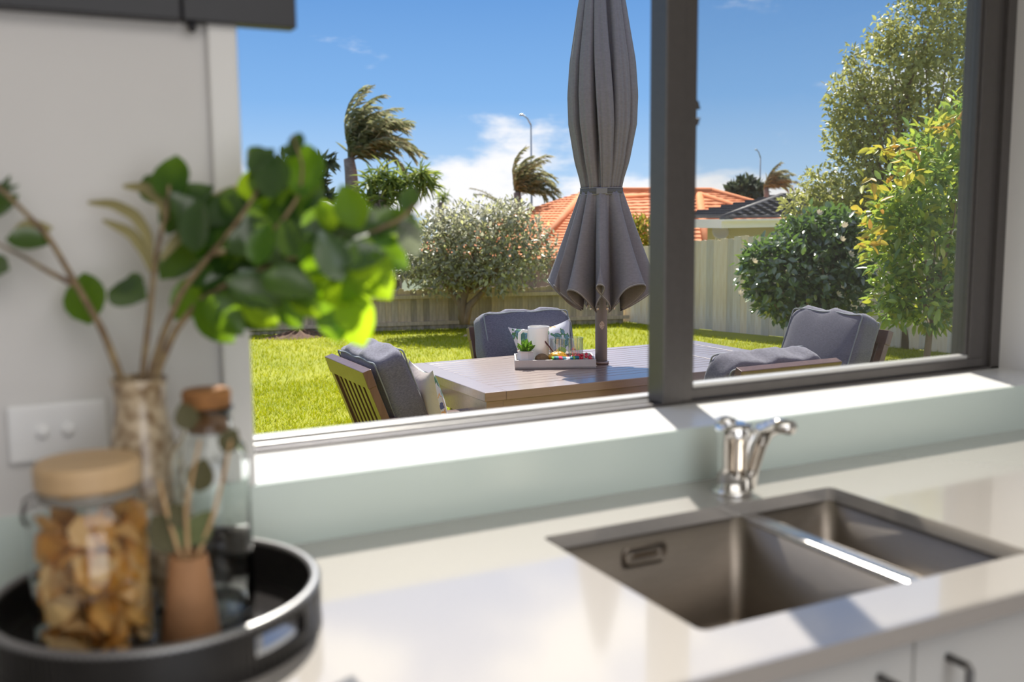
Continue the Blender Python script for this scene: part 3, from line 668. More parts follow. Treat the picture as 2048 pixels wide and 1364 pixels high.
# ------------------------------------------------------------------ chairs with cushions
FAB = mat('cushion_fabric', (.165, .163, .215), .9, col2=(.095, .095, .13), scale=90, detail=5, stretch=(1, 1, 3), bump=.25, bscale=260, sheen=.25)
PIPE = mat('cushion_piping', (.24, .27, .29), .8)
def chair(label, loc, rz):
    t = thing('outdoor_chair', label, 'chair', loc, rz, 'slatted chairs around the outdoor table')
    W, SH = .62, .40
    def bp(x, s, off=0): return Vector((x, -.27-.17*s-off*0, SH+.45*s))     # along the back, s 0..1
    for x in (-W/2+.025, W/2-.025):
        MB().bar(bp(x, -.18), bp(x, 1.0), .05, .040, (0, 1, .3)).build('back_post', TWS, t, bevel=.002)
        MB().bar((x, .27, 0), (x, .27, .60), .05, .05).build('leg', TWS, t, bevel=.002)
        MB().bar((x, -.42, 0), (x, -.25, SH-.02), .05, .05).build('leg', TWS, t, bevel=.002)
        MB().bar((x, -.35, .615), (x, .30, .615), .055, .028).build('armrest', TWS, t, bevel=.003)
        MB().bar((x, -.25, SH-.03), (x, .27, SH-.03), .04, .06).build('side_rail', TWS, t)
    MB().bar(bp(-W/2-.004, .95), bp(W/2+.004, .95), .045, .088, (0, -.33, 1)).build('top_rail', TWS, t, bevel=.003)
    MB().bar(bp(-W/2+.05, .02), bp(W/2-.05, .02), .035, .06, (0, -.33, 1)).build('lower_rail', TWS, t)
    for i in range(7):
        x = -W/2+.05+(i+.5)*(W-.10)/7+.0
        MB().bar(bp(x, .04), bp(x, .88), .040, .020, (0, 1, .36)).build('back_slat', TWS, t)
    for i in range(5):
        MB().box((-W/2+.05, -.23+i*.1, SH-.02), (W/2-.05, -.15+i*.1, SH)).build('seat_slat', TWS, t)
    MB().bar((-W/2+.05, .27, SH-.03), (W/2-.05, .27, SH-.03), .04, .06).build('front_rail', TWS, t)
    return t
def cushion_fn(w, h, d, seed, lump=.012):
    rn = random.Random(seed); ph = [rn.uniform(0, 6) for _ in range(8)]
    bm = bmesh.new(); bmesh.ops.create_cube(bm, size=2); bmesh.ops.subdivide_edges(bm, edges=list(bm.edges), cuts=15, use_grid_fill=True)
    for v in bm.verts:
        x, y, z = v.co
        q = 7.0; L = (abs(x)**q+abs(y)**q+abs(z)**q)**(1/q); x, y, z = x/L, y/L, z/L
        puff = 1+.16*(1-x*x)*(1-z*z)
        X, Y, Z = x*w/2, y*d/2*puff, z*h/2
        e = max(abs(x), abs(z))**6
        Y += lump*.5*math.sin(9*x+ph[0]+2*z)*e*(1 if y > 0 else -.8)
        if abs(y) < .95: Z += (lump*math.sin(8.5*x+ph[1])+.5*lump*math.sin(17*x+ph[2]+2*y))*abs(z)**4*(1-.4*abs(y))
        X += lump*.5*math.sin(7*z+ph[3])*abs(x)**4
        v.co = (X, Y, Z)
    me = bpy.data.meshes.new('back_cushion'); bm.to_mesh(me); bm.free(); me.materials.append(FAB)
    me.polygons.foreach_set('use_smooth', [True]*len(me.polygons)); return me, ph
def back_cushion(label, ch_loc, rz, seed, w=.60, h=.50, d=.17, lean=.36, up=0.02, back=0.0):
    me, ph = cushion_fn(w, h, d, seed)
    o = bpy.data.objects.new('back_cushion', me); C.objects.link(o)
    tag(o, label, 'cushion', 'blue grey back cushions on the chairs')
    base = Vector((0, -.20-.17*.55+.075+.012-back, .405+.235+up)); R = Matrix.Rotation(rz, 3, 'Z')
    o.location = Vector(ch_loc)+R @ base; o.rotation_euler = (lean, 0, rz)
    for sgn in (-1, 1):
        pts = [(x*w/2*.912, sgn*d/2*.912, z*h/2*.912) for x, z in rrect(-1, -1, 1, 1, .07, 4)]
        fine = []
        for i in range(len(pts)):
            a, b = Vector(pts[i]), Vector(pts[(i+1) % len(pts)])
            k = max(1, int((b-a).length/.04))
            for j in range(k):
                p = a.lerp(b, j/k); x_, z_ = p.x/(w/2), p.z/(h/2)
                p.z += .006*math.sin(8.5*x_+ph[1])*abs(z_)**4; fine.append(p)
        MB().tube(fine+[fine[0]], .0045, 6, cap=False).build('piping', PIPE, o, smooth=True)
    return o
# (label, location, rotation): a chair faces local +Y
CH = {'left': ((1.935, 3.325, GZ), -PI/2), 'far': ((2.955, 3.960, GZ), PI), 'right': ((4.315, 3.180, GZ), PI/2), 'near': ((3.33, 2.615, GZ), 0)}
chair('brown slatted chair at the left end of the table, seen from behind', *CH['left'])
chair('brown slatted chair on the far side of the table behind the white jug', *CH['far'])
chair('brown slatted chair at the right end of the table, seen through the glass', *CH['right'])
chair('brown slatted chair on the near side of the table, only its top rail showing', *CH['near'])
back_cushion('blue grey back cushion on the left end chair, plump with a piped edge', *CH['left'], 1, up=.055, back=.035, h=.54, w=.64)
back_cushion('blue grey back cushion on the far chair behind the white jug', *CH['far'], 2, h=.58, w=.66, up=.06)
back_cushion('blue grey back cushion facing left on the right end chair by the shrubs', *CH['right'], 3, h=.58, w=.64, up=.06)
back_cushion('blue grey back cushion lying along the near chair, cut by the window rail', *CH['near'], 4, up=.01, h=.54, w=.64)
# throw pillows
PCR = mat('pillow_cream', (.62, .55, .50), .9, var=.08, scale=12, bump=.15, bscale=60)
def floral(name):
    m = bpy.data.materials.new(name); m.use_nodes = True; t = m.node_tree; p = t.nodes['Principled BSDF']; p.inputs['Roughness'].default_value = .9
    co = N(t, 'ShaderNodeTexCoord'); n1 = N(t, 'ShaderNodeTexNoise'); n1.inputs['Scale'].default_value = 9; n1.inputs['Detail'].default_value = 3
    r = N(t, 'ShaderNodeValToRGB'); r.color_ramp.interpolation = 'CONSTANT'
    t.links.new(co.outputs['Object'], n1.inputs['Vector']); t.links.new(n1.outputs[0], r.inputs[0])
    e = r.color_ramp.elements; e[0].color = (.10, .22, .16, 1); e[1].position = .43; e[1].color = (.72, .72, .74, 1)
    for pz, c in ((.36, (.16, .30, .34, 1)), (.40, (.10, .24, .10, 1)), (.58, (.80, .42, .10, 1)), (.61, (.74, .74, .74, 1)), (.68, (.14, .16, .30, 1))):
        k = e.new(pz); k.color = c
    t.links.new(r.outputs[0], p.inputs['Base Color']); return m
FLO = floral('pillow_floral')
def pillow(label, loc, rot, s, mf, mb_):
    o = None
    for sg_, m in ((1, mf), (-1, mb_)):
        def fn(u, v):
            x, z = 2*u-1, 2*v-1
            k = 1-.10*(1-abs(z)**2)*0; pin = .17
            X = x*(1-pin*(1-z*z)); Z = z*(1-pin*(1-x*x))
            th = ((1-x*x)*(1-z*z))**.55*.19+.004*math.sin(14*x+5*z)*(1-x*x)*(1-z*z)
            return (X*s/2, sg_*th*s*.75, Z*s/2)
        ob = MB().grid(fn, 20, 20)
        if o is None: o = ob.build('throw_pillow', m, None, smooth=True, fix=True); tag(o, label, 'pillow'); o.location = loc; o.rotation_euler = rot
        else: ob.build('pillow_back', m, o, smooth=True)
    return o
pillow('cream pillow with a blue floral back leaning on the left end cushion', (1.86, 3.14, .43), (.22, .0, -PI/2-.10), .46, FLO, PCR)
pillow('white floral pillow with green leaves leaning on the far chair cushion', (2.985, 3.965, .485), (.28, .05, PI+.1), .47, FLO, FLO)

# ------------------------------------------------------------------ umbrella
UX, UY = 2.985, 3.327
UFAB = mat('umbrella_canvas', (.235, .222, .238), .85, var=.12, scale=50, bump=.1, bscale=400, stretch=(1, 1, 2), trans=.06)
um = thing('patio_umbrella', 'tall closed charcoal canvas umbrella standing through the table', 'umbrella', (UX, UY, GZ))
UPOLE = mat('umbrella_pole', (.22, .205, .20), .45, .2)
MB().lathe([(0, 0), (.24, 0), (.24, .05), (.06, .07), (.05, .12), (0, .12)], 40).build('base', mat('umbrella_base', (.05, .05, .05), .6), um, smooth=False)
MB().tube([(0, 0, .1), (0, 0, 3.05)], .034, 20).build('pole', UPOLE, um, smooth=True)
MB().lathe([(.036, 0), (.044, .002), (.044, .014), (.036, .016)], 24, (0, 0, TZT-GZ-.001)).build('pole_collar', TW, um, smooth=True)
# oval badge on the pole
bd = MB(); bd.grid(lambda u, v: ((.0348)*math.cos(-2.0+(u-.5)*.9*math.sin(PI*max(v, .02))), (.0348)*math.sin(-2.0+(u-.5)*.9*math.sin(PI*max(v, .02))), .765-GZ+(v-.5)*.05), 8, 8)
bd.build('badge', mat('badge', (.62, .55, .45), .5, col2=(.3, .2, .15), scale=160), um, smooth=True)
prof = [(.89, .10), (1.10, .128), (1.22, .134)]
ZW = 1.510                                        # strap height
NA, NF = 300, 10
rnd = random.Random(11); OUT = [rnd.uniform(.90, 1.04) for _ in range(NF)]; SK = [rnd.uniform(-.4, .4) for _ in range(NF)]
EDG = [0]
for _ in range(NF): EDG.append(EDG[-1]+rnd.uniform(.75, 1.25))
EDG = [e/EDG[-1] for e in EDG]
def fold(a):
    k = (a/(2*PI)) % 1.0
    i = max(j for j in range(NF) if EDG[j] <= k); f = (k-EDG[i])/(EDG[i+1]-EDG[i])
    return i, max(0, min(1, f+SK[i]*math.sin(PI*f)*.5))
PR = [(0, .110), (.06, .120), (.16, .150), (.36, .186), (.52, .190), (.70, .176), (.86, .15), (1.0, .128), (1.2, .09), (1.45, .035)]
def upper(u, v):
    a = 2*PI*u; h = v*1.45; z = ZW+h; i, f = fold(a+.2)
    for (h0, r0), (h1, r1) in zip(PR, PR[1:]):
        if h <= h1+1e-6: R = r0+(r1-r0)*(h-h0)/(h1-h0); break
    c = abs(2*f-1)                                     # 1 at the crease, 0 mid panel
    amp = .14+.40*min(1, h/.25)*(1-.45*v)
    r = R*(1-amp*c**9-.05*math.sin(2.5*h+i*1.7)*(1-c))*(1+.025*math.sin(37*a+2*math.sin(3*z))*(1-v))
    tw_ = (.10+.16*((i*7) % 5-2)/2*c)*math.sin(1.6*h+.3*i)
    return (r*math.cos(a+tw_), r*math.sin(a+tw_), z-GZ)
MB().grid(upper, NA, 40, wrapu=True).build('canopy', UFAB, um, smooth=True, solid=.002)
def skirt(u, v):
    a = 2*PI*u; i, f = fold(a+.2)
    sn = math.sin(PI*f) if 0 < f < 1 else 0; g = sn**(.8-.32*v)
    rin = .108-.030*v; rout = .118+(.315*OUT[i]-.118)*v
    r = rin*(1-g)+rout*g; r *= 1+.015*math.sin(31*a)*(1-v)
    zb = .835+.16*sn**.75+.02*math.sin(1.9*i)*sn
    bend = (.07+.13*((i*5) % 3)/2)*v**3*math.sin(2*PI*f)*(1 if i % 2 else -1)                   # fabric curls over at the hem
    return (r*math.cos(a+bend), r*math.sin(a+bend), ZW+(zb-ZW)*v-GZ)
sk = MB().grid(skirt, NA, 24, wrapu=True).build('canopy_skirt', UFAB, um, smooth=True, solid=.002)
hem = [Vector(skirt(k/NA, .985)) for k in range(NA)]
STI = mat('stitching', (.42, .42, .43), .8)
stp = []
for p in hem: d = Vector((p.x, p.y, 0)).normalized(); stp.append(p+d*.0022)
MB().tube(stp+[stp[0]], .0020, 4, cap=False).build('hem_stitching', STI, um, smooth=True)
MB().lathe([(.100, -.020), (.118, -.020), (.120, 0), (.118, .020), (.100, .020)], 48, (0, 0, ZW-GZ), closed=False).build('strap', mat('strap_webbing', (.10, .10, .105), .8), um, smooth=True)
for dz in (-.017, .017): MB().tube([(.1195*math.cos(2*PI*k/48), .1195*math.sin(2*PI*k/48), ZW-GZ+dz) for k in range(49)], .0012, 4, cap=False).build('strap_stitching', STI, um)
ba = math.atan2(CAM[1]-UY, CAM[0]-UX)+.02
bk = MB().box((-.004, -.030, -.016), (.004, .030, .016)).build('buckle', mat('buckle_plastic', (.20, .20, .21), .4), um, bevel=.002); bk.location = (.121*math.cos(ba), .121*math.sin(ba), ZW-GZ); bk.rotation_euler = (0, 0, ba)
for k in range(NF):
    a = EDG[k]*2*PI-.2; p = Vector(skirt((a/(2*PI)) % 1, .96)); rd = Vector((p.x, p.y, 0)).normalized()
    gm = MB().lathe([(0, .003), (.006, .003), (.009, .001), (.009, 0)], 14); o = gm.build('grommet', mat('grommet_brass', (.75, .62, .5), .3, .8), um, smooth=True)
    o.location = p+rd*.004; o.rotation_euler = rd.to_track_quat('Z', 'Y').to_euler()
    MB().bar(p*1.0+Vector((0, 0, .02)), Vector((rd.x*.05, rd.y*.05, ZW-GZ)), .012, .008).build('rib', UPOLE, um)

# ------------------------------------------------------------------ white serving tray on the table
FL = Vector((2.466, 3.388, TZT)); FR = Vector((2.868, 3.192, TZT)); ux = (FR-FL).normalized(); uy = Vector((-ux.y, ux.x, 0)); TL = (FR-FL).length; TDp = .27
tra = math.atan2(ux.y, ux.x)
TRW = mat('tray_white', (.56, .54, .51), .4, var=.04, scale=30)
stt = thing('serving_tray', 'white wooden serving tray on the outdoor table', 'tray', FL, tra)
box((0, 0, 0), (TL, TDp, .008)).build('tray_floor', TRW, stt)
for lo, hi, n in (((0, 0, .0), (TL, .009, .048), 'tray_side'), ((0, TDp-.009, .0), (TL, TDp, .048), 'tray_side'), ((0, .009, 0), (.009, TDp-.009, .048), 'tray_end'), ((TL-.009, .009, 0), (TL, TDp-.009, .048), 'tray_end')):
    box(lo, hi).build(n, TRW, stt, bevel=.001)
def tp_(u, v, z=.008): return FL+ux*u+uy*v+Vector((0, 0, z))
# succulent in a faceted pot
pot = thing('succulent_pot', 'green succulent in a faceted white pot at the left of the serving tray', 'plant', tp_(.062, .070))
MB().lathe([(0, 0), (.040, 0), (.050, .035), (.045, .075), (.049, .084), (.042, .084), (.037, .070), (0, .070)], 7).build('pot', mat('pot_white', (.72, .70, .68), .6, var=.08, scale=20), pot)
sl = []
SUC = mat('succulent', (.08, .22, .03), .4, col2=(.22, .42, .03), scale=30, trans=.3)
sm = leaves_mesh('leaf', np.zeros((1, 3)), np.eye(3)[None], np.ones(1), leaf_template(.16, -.15, .35, 4), SUC)
for k in range(16):
    a = k*2.4; el = 1.35-.065*k
    d = np.array([math.cos(a)*math.cos(el), math.sin(a)*math.cos(el), math.sin(el)]); R = frames(d[None], np.array([[-d[0]*.5, -d[1]*.5, 1.0]]))[0]; s = .078-.001*k
    o = bpy.data.objects.new('leaf', sm); C.objects.link(o); o.parent = pot; mm = Matrix([list(R[i]*s) for i in range(3)]).to_4x4(); mm.translation = Vector((math.cos(a)*.004, math.sin(a)*.004, .074)); o.matrix_local = mm
jug = thing('jug', 'tall white ceramic jug with a handle on the serving tray', 'jug', tp_(.135, .195), tra)
CER = mat('white_ceramic', (.88, .87, .85), .2, coat=.4, trans=.3)
jb = MB()
def jugf(u, v):
    a = 2*PI*u; z = v*.205; r = .060+.004*math.sin(PI*v)-.006*v
    if v > .85: r += .012*((v-.85)/.15)*max(0, math.cos(a))**6
    return (r*math.cos(a), r*math.sin(a), z)
jb.grid(jugf, 40, 16, wrapu=True); jb.v.append((0, 0, 0)); c_ = len(jb.v)-1
jb.f += [(k, c_, (k+1) % 40) for k in range(40)]
jb.build('jug_body', CER, jug, smooth=True, solid=.004)
MB().tube([(-.056, 0, .175), (-.085, 0, .182), (-.104, 0, .165), (-.106, 0, .13), (-.098, 0, .09), (-.078, 0, .05), (-.060, 0, .036)], [.009, .009, .009, .009, .009, .008, .008], 10).build('jug_handle', CER, jug, smooth=True)
def tumbler(label, u, v):
    t = thing('tumbler', label, 'glass', tp_(u, v), 0, 'ribbed tumblers on the serving tray')
    m = MB(); n = 36
    pr_ = [(.0, 0), (.036, 0), (.041, .006), (.042, .135), (.0435, .138), (.040, .138), (.0385, .022), (0, .018)]
    for r, z in pr_:
        m.v += [((r*(1+.035*(k % 2) if .02 < r else r))*math.cos(2*PI*k/n), (r*(1+.035*(k % 2) if .02 < r else r))*math.sin(2*PI*k/n), z) for k in range(n)]
    for i in range(len(pr_)-1):
        for k in range(n): m.f.append((i*n+k, i*n+(k+1) % n, (i+1)*n+(k+1) % n, (i+1)*n+k))
    m.build('glass_body', TUMG, t, smooth=False)
TUMG = thin_glass('tumbler_glass', (.90, .93, .93), 1.45, .05, gain=4.5)
tumbler('clear ribbed tumbler next to the white jug, behind the green leaf', .245, .185)
tumbler('clear ribbed tumbler at the right, nearest the umbrella pole', .350, .200)
kw = MB(); kw.grid(lambda u, v: (.040*math.sin(PI*v)*math.cos(2*PI*u), .033*math.sin(PI*v)*math.sin(2*PI*u), .033-.033*math.cos(PI*v)), 24, 14, wrapu=True)
o = kw.build('kiwifruit', mat('kiwi_skin', (.26, .16, .075), .8, var=.3, scale=80, bump=.3, bscale=300), None, smooth=True, fix=True); o.location = tp_(.152, .075); o.rotation_euler = (0, 0, tra)
tag(o, 'brown fuzzy kiwifruit between the succulent pot and the yellow fruit', 'fruit')
yl = thing('yellow_fruit', 'bright yellow knobbly fruit behind the folded napkin', 'fruit', tp_(.243, .105), tra)
yb = MB()
def yf(u, v):
    a = 2*PI*u; b = PI*v; k = 1+.10*abs(math.sin(5*a))+.05*math.sin(9*b+3*a)
    return (.052*k*math.sin(b)*math.cos(a), .045*k*math.sin(b)*math.sin(a), .036-.036*math.cos(b)*(1+.06*math.sin(6*a)))
yb.grid(yf, 60, 24, wrapu=True); yb.build('fruit_body', mat('yellow_skin', (.85, .42, .01), .35, var=.15, scale=40), yl, smooth=True, fix=True)
MB().tube([(.046, 0, .05), (.058, .004, .058), (.062, .004, .048)], [.004, .003, .002], 6).build('stalk', mat('fruit_stalk', (.2, .08, .05), .7), yl)
spg = thing('leaf_sprig', 'dark twig with one round green leaf lying behind the yellow fruit', 'sprig', tp_(.215, .150, .06), tra)
MB().tube([(-.045, 0, .075), (-.02, 0, .045), (.005, 0, .01), (.02, 0, -.01)], [.0050, .0042, .003, .002], 6).build('twig', mat('red_twig', (.10, .02, .02), .6), spg, smooth=True)
MB().tube([(.016, 0, -.006), (.034, -.004, .012)], .0015, 5).build('stalk', mat('fruit_stalk', (.2, .08, .05), .7), spg)
rl = leaves_mesh('leaf', np.zeros((1, 3)), np.eye(3)[None], np.ones(1), leaf_template(.47, .05, .05, 6), mat('round_leaf', (.26, .42, .12), .5, trans=.3))
o = bpy.data.objects.new('leaf', rl); C.objects.link(o); o.parent = spg
R = frames(np.array([[1, 0, .28]]), np.array([[0, -1, .35]]))[0]*.056; mm = Matrix([list(R[i]) for i in range(3)]).to_4x4(); mm.translation = Vector((.026, -.004, .010)); o.matrix_local = mm
# striped napkin
def stripe():
    m = bpy.data.materials.new('striped_cloth'); m.use_nodes = True; t = m.node_tree; p = t.nodes['Principled BSDF']; p.inputs['Roughness'].default_value = .9
    co = N(t, 'ShaderNodeTexCoord'); s = N(t, 'ShaderNodeSeparateXYZ'); mr = N(t, 'ShaderNodeMapRange'); mr.inputs['From Min'].default_value = 0; mr.inputs['From Max'].default_value = .15
    r = N(t, 'ShaderNodeValToRGB'); r.color_ramp.interpolation = 'CONSTANT'
    t.links.new(co.outputs['Object'], s.inputs[0]); t.links.new(s.outputs['X'], mr.inputs['Value']); t.links.new(mr.outputs[0], r.inputs[0])
    e = r.color_ramp.elements; e[0].color = (.15, .40, .04, 1); e[1].position = .06; e[1].color = (.02, .10, .13, 1)
    for pz, c in ((.13, (.05, .22, .28, 1)), (.24, (.60, .05, .12, 1)), (.38, (.03, .17, .22, 1)), (.52, (.55, .50, .55, 1)), (.66, (.03, .16, .20, 1)), (.78, (.25, .50, .05, 1)), (.84, (.03, .17, .22, 1))):
        k = e.new(pz); k.color = c
    t.links.new(r.outputs[0], p.inputs['Base Color']); return m
nk = MB()
def nf(u, v):
    a = 2*PI*v; x = u*.150; r1, r2 = .030, .0085
    return (x, r1*math.cos(a), r2+r2*math.sin(a)*(1+.15*math.sin(7*u+3*a))+.003*math.sin(8*u))
nk.grid(nf, 24, 20); nk.f += [tuple(v*25 for v in range(20)), tuple(v*25+24 for v in range(20))[::-1]]
o = nk.build('napkin', stripe(), None, smooth=True); tag(o, 'rolled teal striped napkin over the front edge of the serving tray', 'napkin'); o.location = tp_(.205, .032, .044); o.rotation_euler = (0, 0, tra+.04)
bun = thing('berry_bunch', 'bunch of shiny red berries at the right of the serving tray', 'berries', tp_(.37, .085), tra)
BER = mat('red_berry', (.62, .008, .03), .2, coat=.5)
bme = MB().lathe([(.0095*math.sin(PI*k/8), .0095-.0095*math.cos(PI*k/8)) for k in range(9)], 12).mesh('berry', BER, True)
rn = random.Random(9); pb = []
for k in range(1500):
    if len(pb) >= 46: break
    p = Vector((rn.uniform(-.075, .066), rn.uniform(-.06, .04), 0)); p.z = rn.choice((.006, .018, .032, .044 if abs(p.x) < .04 else .03))
    if all((p-q).length > .0165 for q in pb): pb.append(p)
for p in pb:
    o = bpy.data.objects.new('berry', bme); C.objects.link(o); o.parent = bun; o.location = p
MB().tube([(-.07, 0, .02), (-.03, .01, .03), (.02, 0, .03), (.05, 0, .02)], .0015, 5).build('stalk', mat('red_twig', (.1, .02, .02), .6), bun)

# ------------------------------------------------------------------ shrubs and trees on the lawn
TRUNK = mat('tree_bark', (.36, .24, .15), .85, col2=(.20, .135, .085), scale=14, stretch=(1, 1, .3), bump=.5, bscale=40)
def shr(name, label, cat, loc): return thing(name, label, cat, loc)
bt = shr('garden_tree', 'low round olive-green tree with a forked trunk before the back fence', 'tree', (5.80, 10.68, GZ))
B0 = Vector((5.80, 10.68, GZ)); BDp = float(np.dot(np.array(B0)-CAM, FWD)); pxm = BDp/FPX
def at_(x, y, d): return tuple(atd(x, y, d))
bl = [(*at_(x, y, BDp+dd), rx*pxm, rx*pxm, ry*pxm) for x, y, rx, ry, dd in ((930, 500, 100, 75, 0), (860, 510, 75, 72, -.1), (1010, 490, 90, 76, .1), (960, 455, 95, 60, .1), (1070, 500, 50, 60, .1), (890, 460, 60, 50, .15), (810, 520, 40, 50, -.1), (1000, 545, 70, 45, -.2), (890, 550, 60, 42, -.2), (1020, 430, 50, 35, .1))]
for pts in ([(928, 648), (922, 610), (905, 585), (890, 560), (870, 520)], [(930, 648), (938, 612), (965, 585), (985, 555), (1005, 510)], [(924, 640), (926, 600), (940, 560), (950, 500)]):
    MB().tube([Vector(at_(x, y, BDp))-B0 for x, y in pts], [.065, .055, .042, .035, .02][:len(pts)], 8).build('trunk', TRUNK, bt, smooth=True)
OLF = mat('olive_tree_leaf', (.10, .13, .06), .38, spec=.55, island=[(.27, .265, .19), (.38, .375, .27), (.49, .485, .35), (.64, .64, .26)], trans=.5)
limbs(bt, at_(935, 585, BDp), bl, .022, TRUNK, 2, 22)
foliage(bt, bl, 8600, .078, leaf_template(.22, .1, .1, 2), OLF, 21, shell=.35, up=1.2)
mound = MB()
def mf(u, v):
    a = 2*PI*u; r = (1-v)*.42*(1+.25*math.sin(3*a+1)+.12*math.sin(7*a)); return (r*math.cos(a), r*math.sin(a)*.6, .20*v**1.2*(1+.2*math.sin(5*a))-.01)
mound.grid(mf, 40, 8, wrapu=True)
o = mound.build('root_mound', mat('root_soil', (.66, .50, .32), .9, col2=(.45, .32, .19), scale=9, bump=.6, bscale=25), None, smooth=True); o.location = (5.70, 10.42, GZ); tag(o, 'tan earth mound around the foot of the forked tree', 'mound')
mound2 = MB(); mound2.grid(lambda u, v: ((1-v)*.55*math.cos(2*PI*u)*(1+.2*math.sin(6*PI*u)), (1-v)*.28*math.sin(2*PI*u), .11*v**1.2*(1+.25*math.sin(14*PI*u))-.01), 40, 7, wrapu=True)
o = mound2.build('brown_mound', mat('dead_fronds', (.19, .105, .06), .95, col2=(.09, .05, .03), scale=25, bump=.8, bscale=50), None, smooth=True); o.location = (3.42, 11.55, GZ); tag(o, 'heap of dead brown fronds in front of the back fence at left', 'heap')

# camellia
CLF = mat('camellia_bush_leaf', (.035, .075, .03), .22, spec=.9, coat=.9, island=[(.10, .14, .08), (.14, .19, .11), (.18, .24, .12), (.25, .34, .10)], trans=.3, tcol=(.18, .32, .06))
def pxblobs(lst, D): return [(*at_(x, y, D+dd), rx*D/FPX, rx*D/FPX, ry*D/FPX) for x, y, rx, ry, dd in lst]
CDp = 10.4; cbase = atd(1625, 662, CDp); cbase.z = GZ
cam_ = shr('camellia_bush', 'dark glossy camellia bush with pale blooms beside the tall fence', 'shrub', cbase)
cb = pxblobs(((1600, 560, 100, 80, 0), (1660, 530, 85, 90, 0), (1560, 545, 75, 75, -.1), (1640, 470, 70, 55, .1), (1690, 590, 60, 60, -.1), (1530, 530, 50, 55, 0), (1570, 600, 60, 42, 0), (1670, 450, 45, 40, .1), (1600, 480, 60, 45, .1), (1710, 500, 40, 70, .0)), CDp)
limbs(cam_, cbase, cb, .03, TRUNK, 4, 16)
foliage(cam_, cb, 5200, .088, leaf_template(.28, .12, .14, 3), CLF, 31, singles=280, shell=.55, up=1.3)
FLW = mat('pale_bloom', (.78, .66, .52), .7, trans=.3)
for x, y in ((1480, 588), (1637, 427), (1690, 452), (1507, 524), (1700, 510), (1683, 480), (1675, 590), (1682, 575)):
    p = atd(x, y, CDp-.45)
    m = MB()
    for k in range(7):
        a = k*2*PI/7; m.add([(0, 0, 0), (.028*math.cos(a-.4), .028*math.sin(a-.4), .02), (.038*math.cos(a), .038*math.sin(a), .03), (.028*math.cos(a+.4), .028*math.sin(a+.4), .02)], [(0, 1, 2, 3)])
    o = m.build('bloom', FLW, cam_); o.location = p-cbase; o.rotation_euler = (1.0, .3, 2.5+x)

# tall fine-leaved tree
TLF = mat('tall_tree_leaf', (.16, .20, .06), .35, spec=.5, island=[(.28, .29, .09), (.40, .41, .13), (.50, .51, .17), (.60, .60, .20)], trans=.5)
TDp2 = 11.6; tb = atd(1815, 690, TDp2); tb.z = GZ
tt = shr('tall_tree', 'tall fine-leaved olive-green tree at upper right against the sky', 'tree', tb)
tbl_ = pxblobs(((1850, 60, 90, 80, 0), (1930, 20, 80, 90, 0), (1780, 150, 90, 80, 0), (1880, 170, 110, 90, 0), (1730, 230, 70, 70, 0), (1690, 190, 42, 50, 0), (1690, 270, 45, 50, 0), (1800, 280, 110, 80, 0), (1900, 320, 90, 80, .1), (1720, 330, 60, 50, 0), (1670, 390, 70, 40, 0), (1610, 405, 50, 30, -.1), (1740, 410, 80, 50, 0), (1800, 390, 80, 60, 0), (1770, 80, 40, 45, 0), (1700, 110, 14, 22, 0), (1950, 200, 70, 90, 0), (1600, 440, 40, 26, -.1), (1870, -60, 90, 60, 0), (1640, 360, 40, 28, 0)), TDp2)
MB().tube([Vector(at_(x, y, TDp2))-tb for x, y in ((1815, 700), (1812, 560), (1800, 430), (1790, 330), (1800, 220), (1840, 90))], [.08, .07, .06, .045, .03, .015], 8).build('trunk', TRUNK, tt, smooth=True)
limbs(tt, at_(1800, 430, TDp2), tbl_, .026, TRUNK, 6, 36)
foliage(tt, tbl_, 20000, .066, leaf_template(.24, .1, .1, 2), TLF, 41, shell=.2, up=1.0, rnd=.9)

# photinia
PLF = mat('photinia_leaf', (.20, .32, .05), .28, spec=.8, coat=.6, island=[(.16, .28, .07), (.25, .38, .08), (.34, .46, .08), (.44, .56, .08), (.52, .50, .05)], trans=.5)
RLF = mat('photinia_tip', (.42, .20, .05), .4, island=[(.55, .26, .06), (.66, .52, .07), (.52, .56, .08), (.6, .6, .1)], trans=.45)
PDp = 8.6; pb_ = atd(1850, 735, PDp); pb_.z = GZ
ph = shr('photinia_bush', 'yellow-green photinia shrub with red and orange tips at far right', 'shrub', pb_)
pbl = pxblobs(((1880, 300, 75, 70, 0), (1850, 380, 90, 80, 0), (1910, 430, 80, 100, .1), (1800, 450, 65, 70, 0), (1850, 500, 90, 80, 0), (1780, 530, 50, 60, 0), (1920, 560, 75, 80, 0), (1850, 590, 80, 50, 0), (1960, 300, 60, 80, 0), (1790, 590, 50, 35, 0), (1930, 230, 45, 45, 0), (1960, 420, 50, 120, .1), (1770, 420, 30, 35, 0), (1850, 625, 70, 36, 0), (1930, 620, 60, 40, 0), (1785, 625, 34, 24, 0)), PDp)
limbs(ph, at_(1862, 640, PDp), pbl, .013, TRUNK, 8, 14)
MB().tube([(0, 0, 0), (.02, .01, .25), Vector(at_(1862, 635, PDp))-pb_], [.035, .03, .025], 8).build('trunk', TRUNK, ph, smooth=True)
PT = leaf_template(.20, .12, .14, 3)
foliage(ph, pbl, 4300, .098, PT, PLF, 51, singles=290, shell=.55, up=1.2)
tips = pxblobs(((1740, 415, 26, 26, -.4), (1890, 250, 40, 16, -.35), (1800, 300, 30, 20, -.45), (1760, 300, 20, 14, -.4), (1740, 480, 20, 30, -.4), (1820, 345, 30, 12, -.5), (1750, 360, 30, 12, -.4)), PDp)
foliage(ph, tips, 150, .10, PT, RLF, 53, name='red_tips', shell=.2, up=.6)
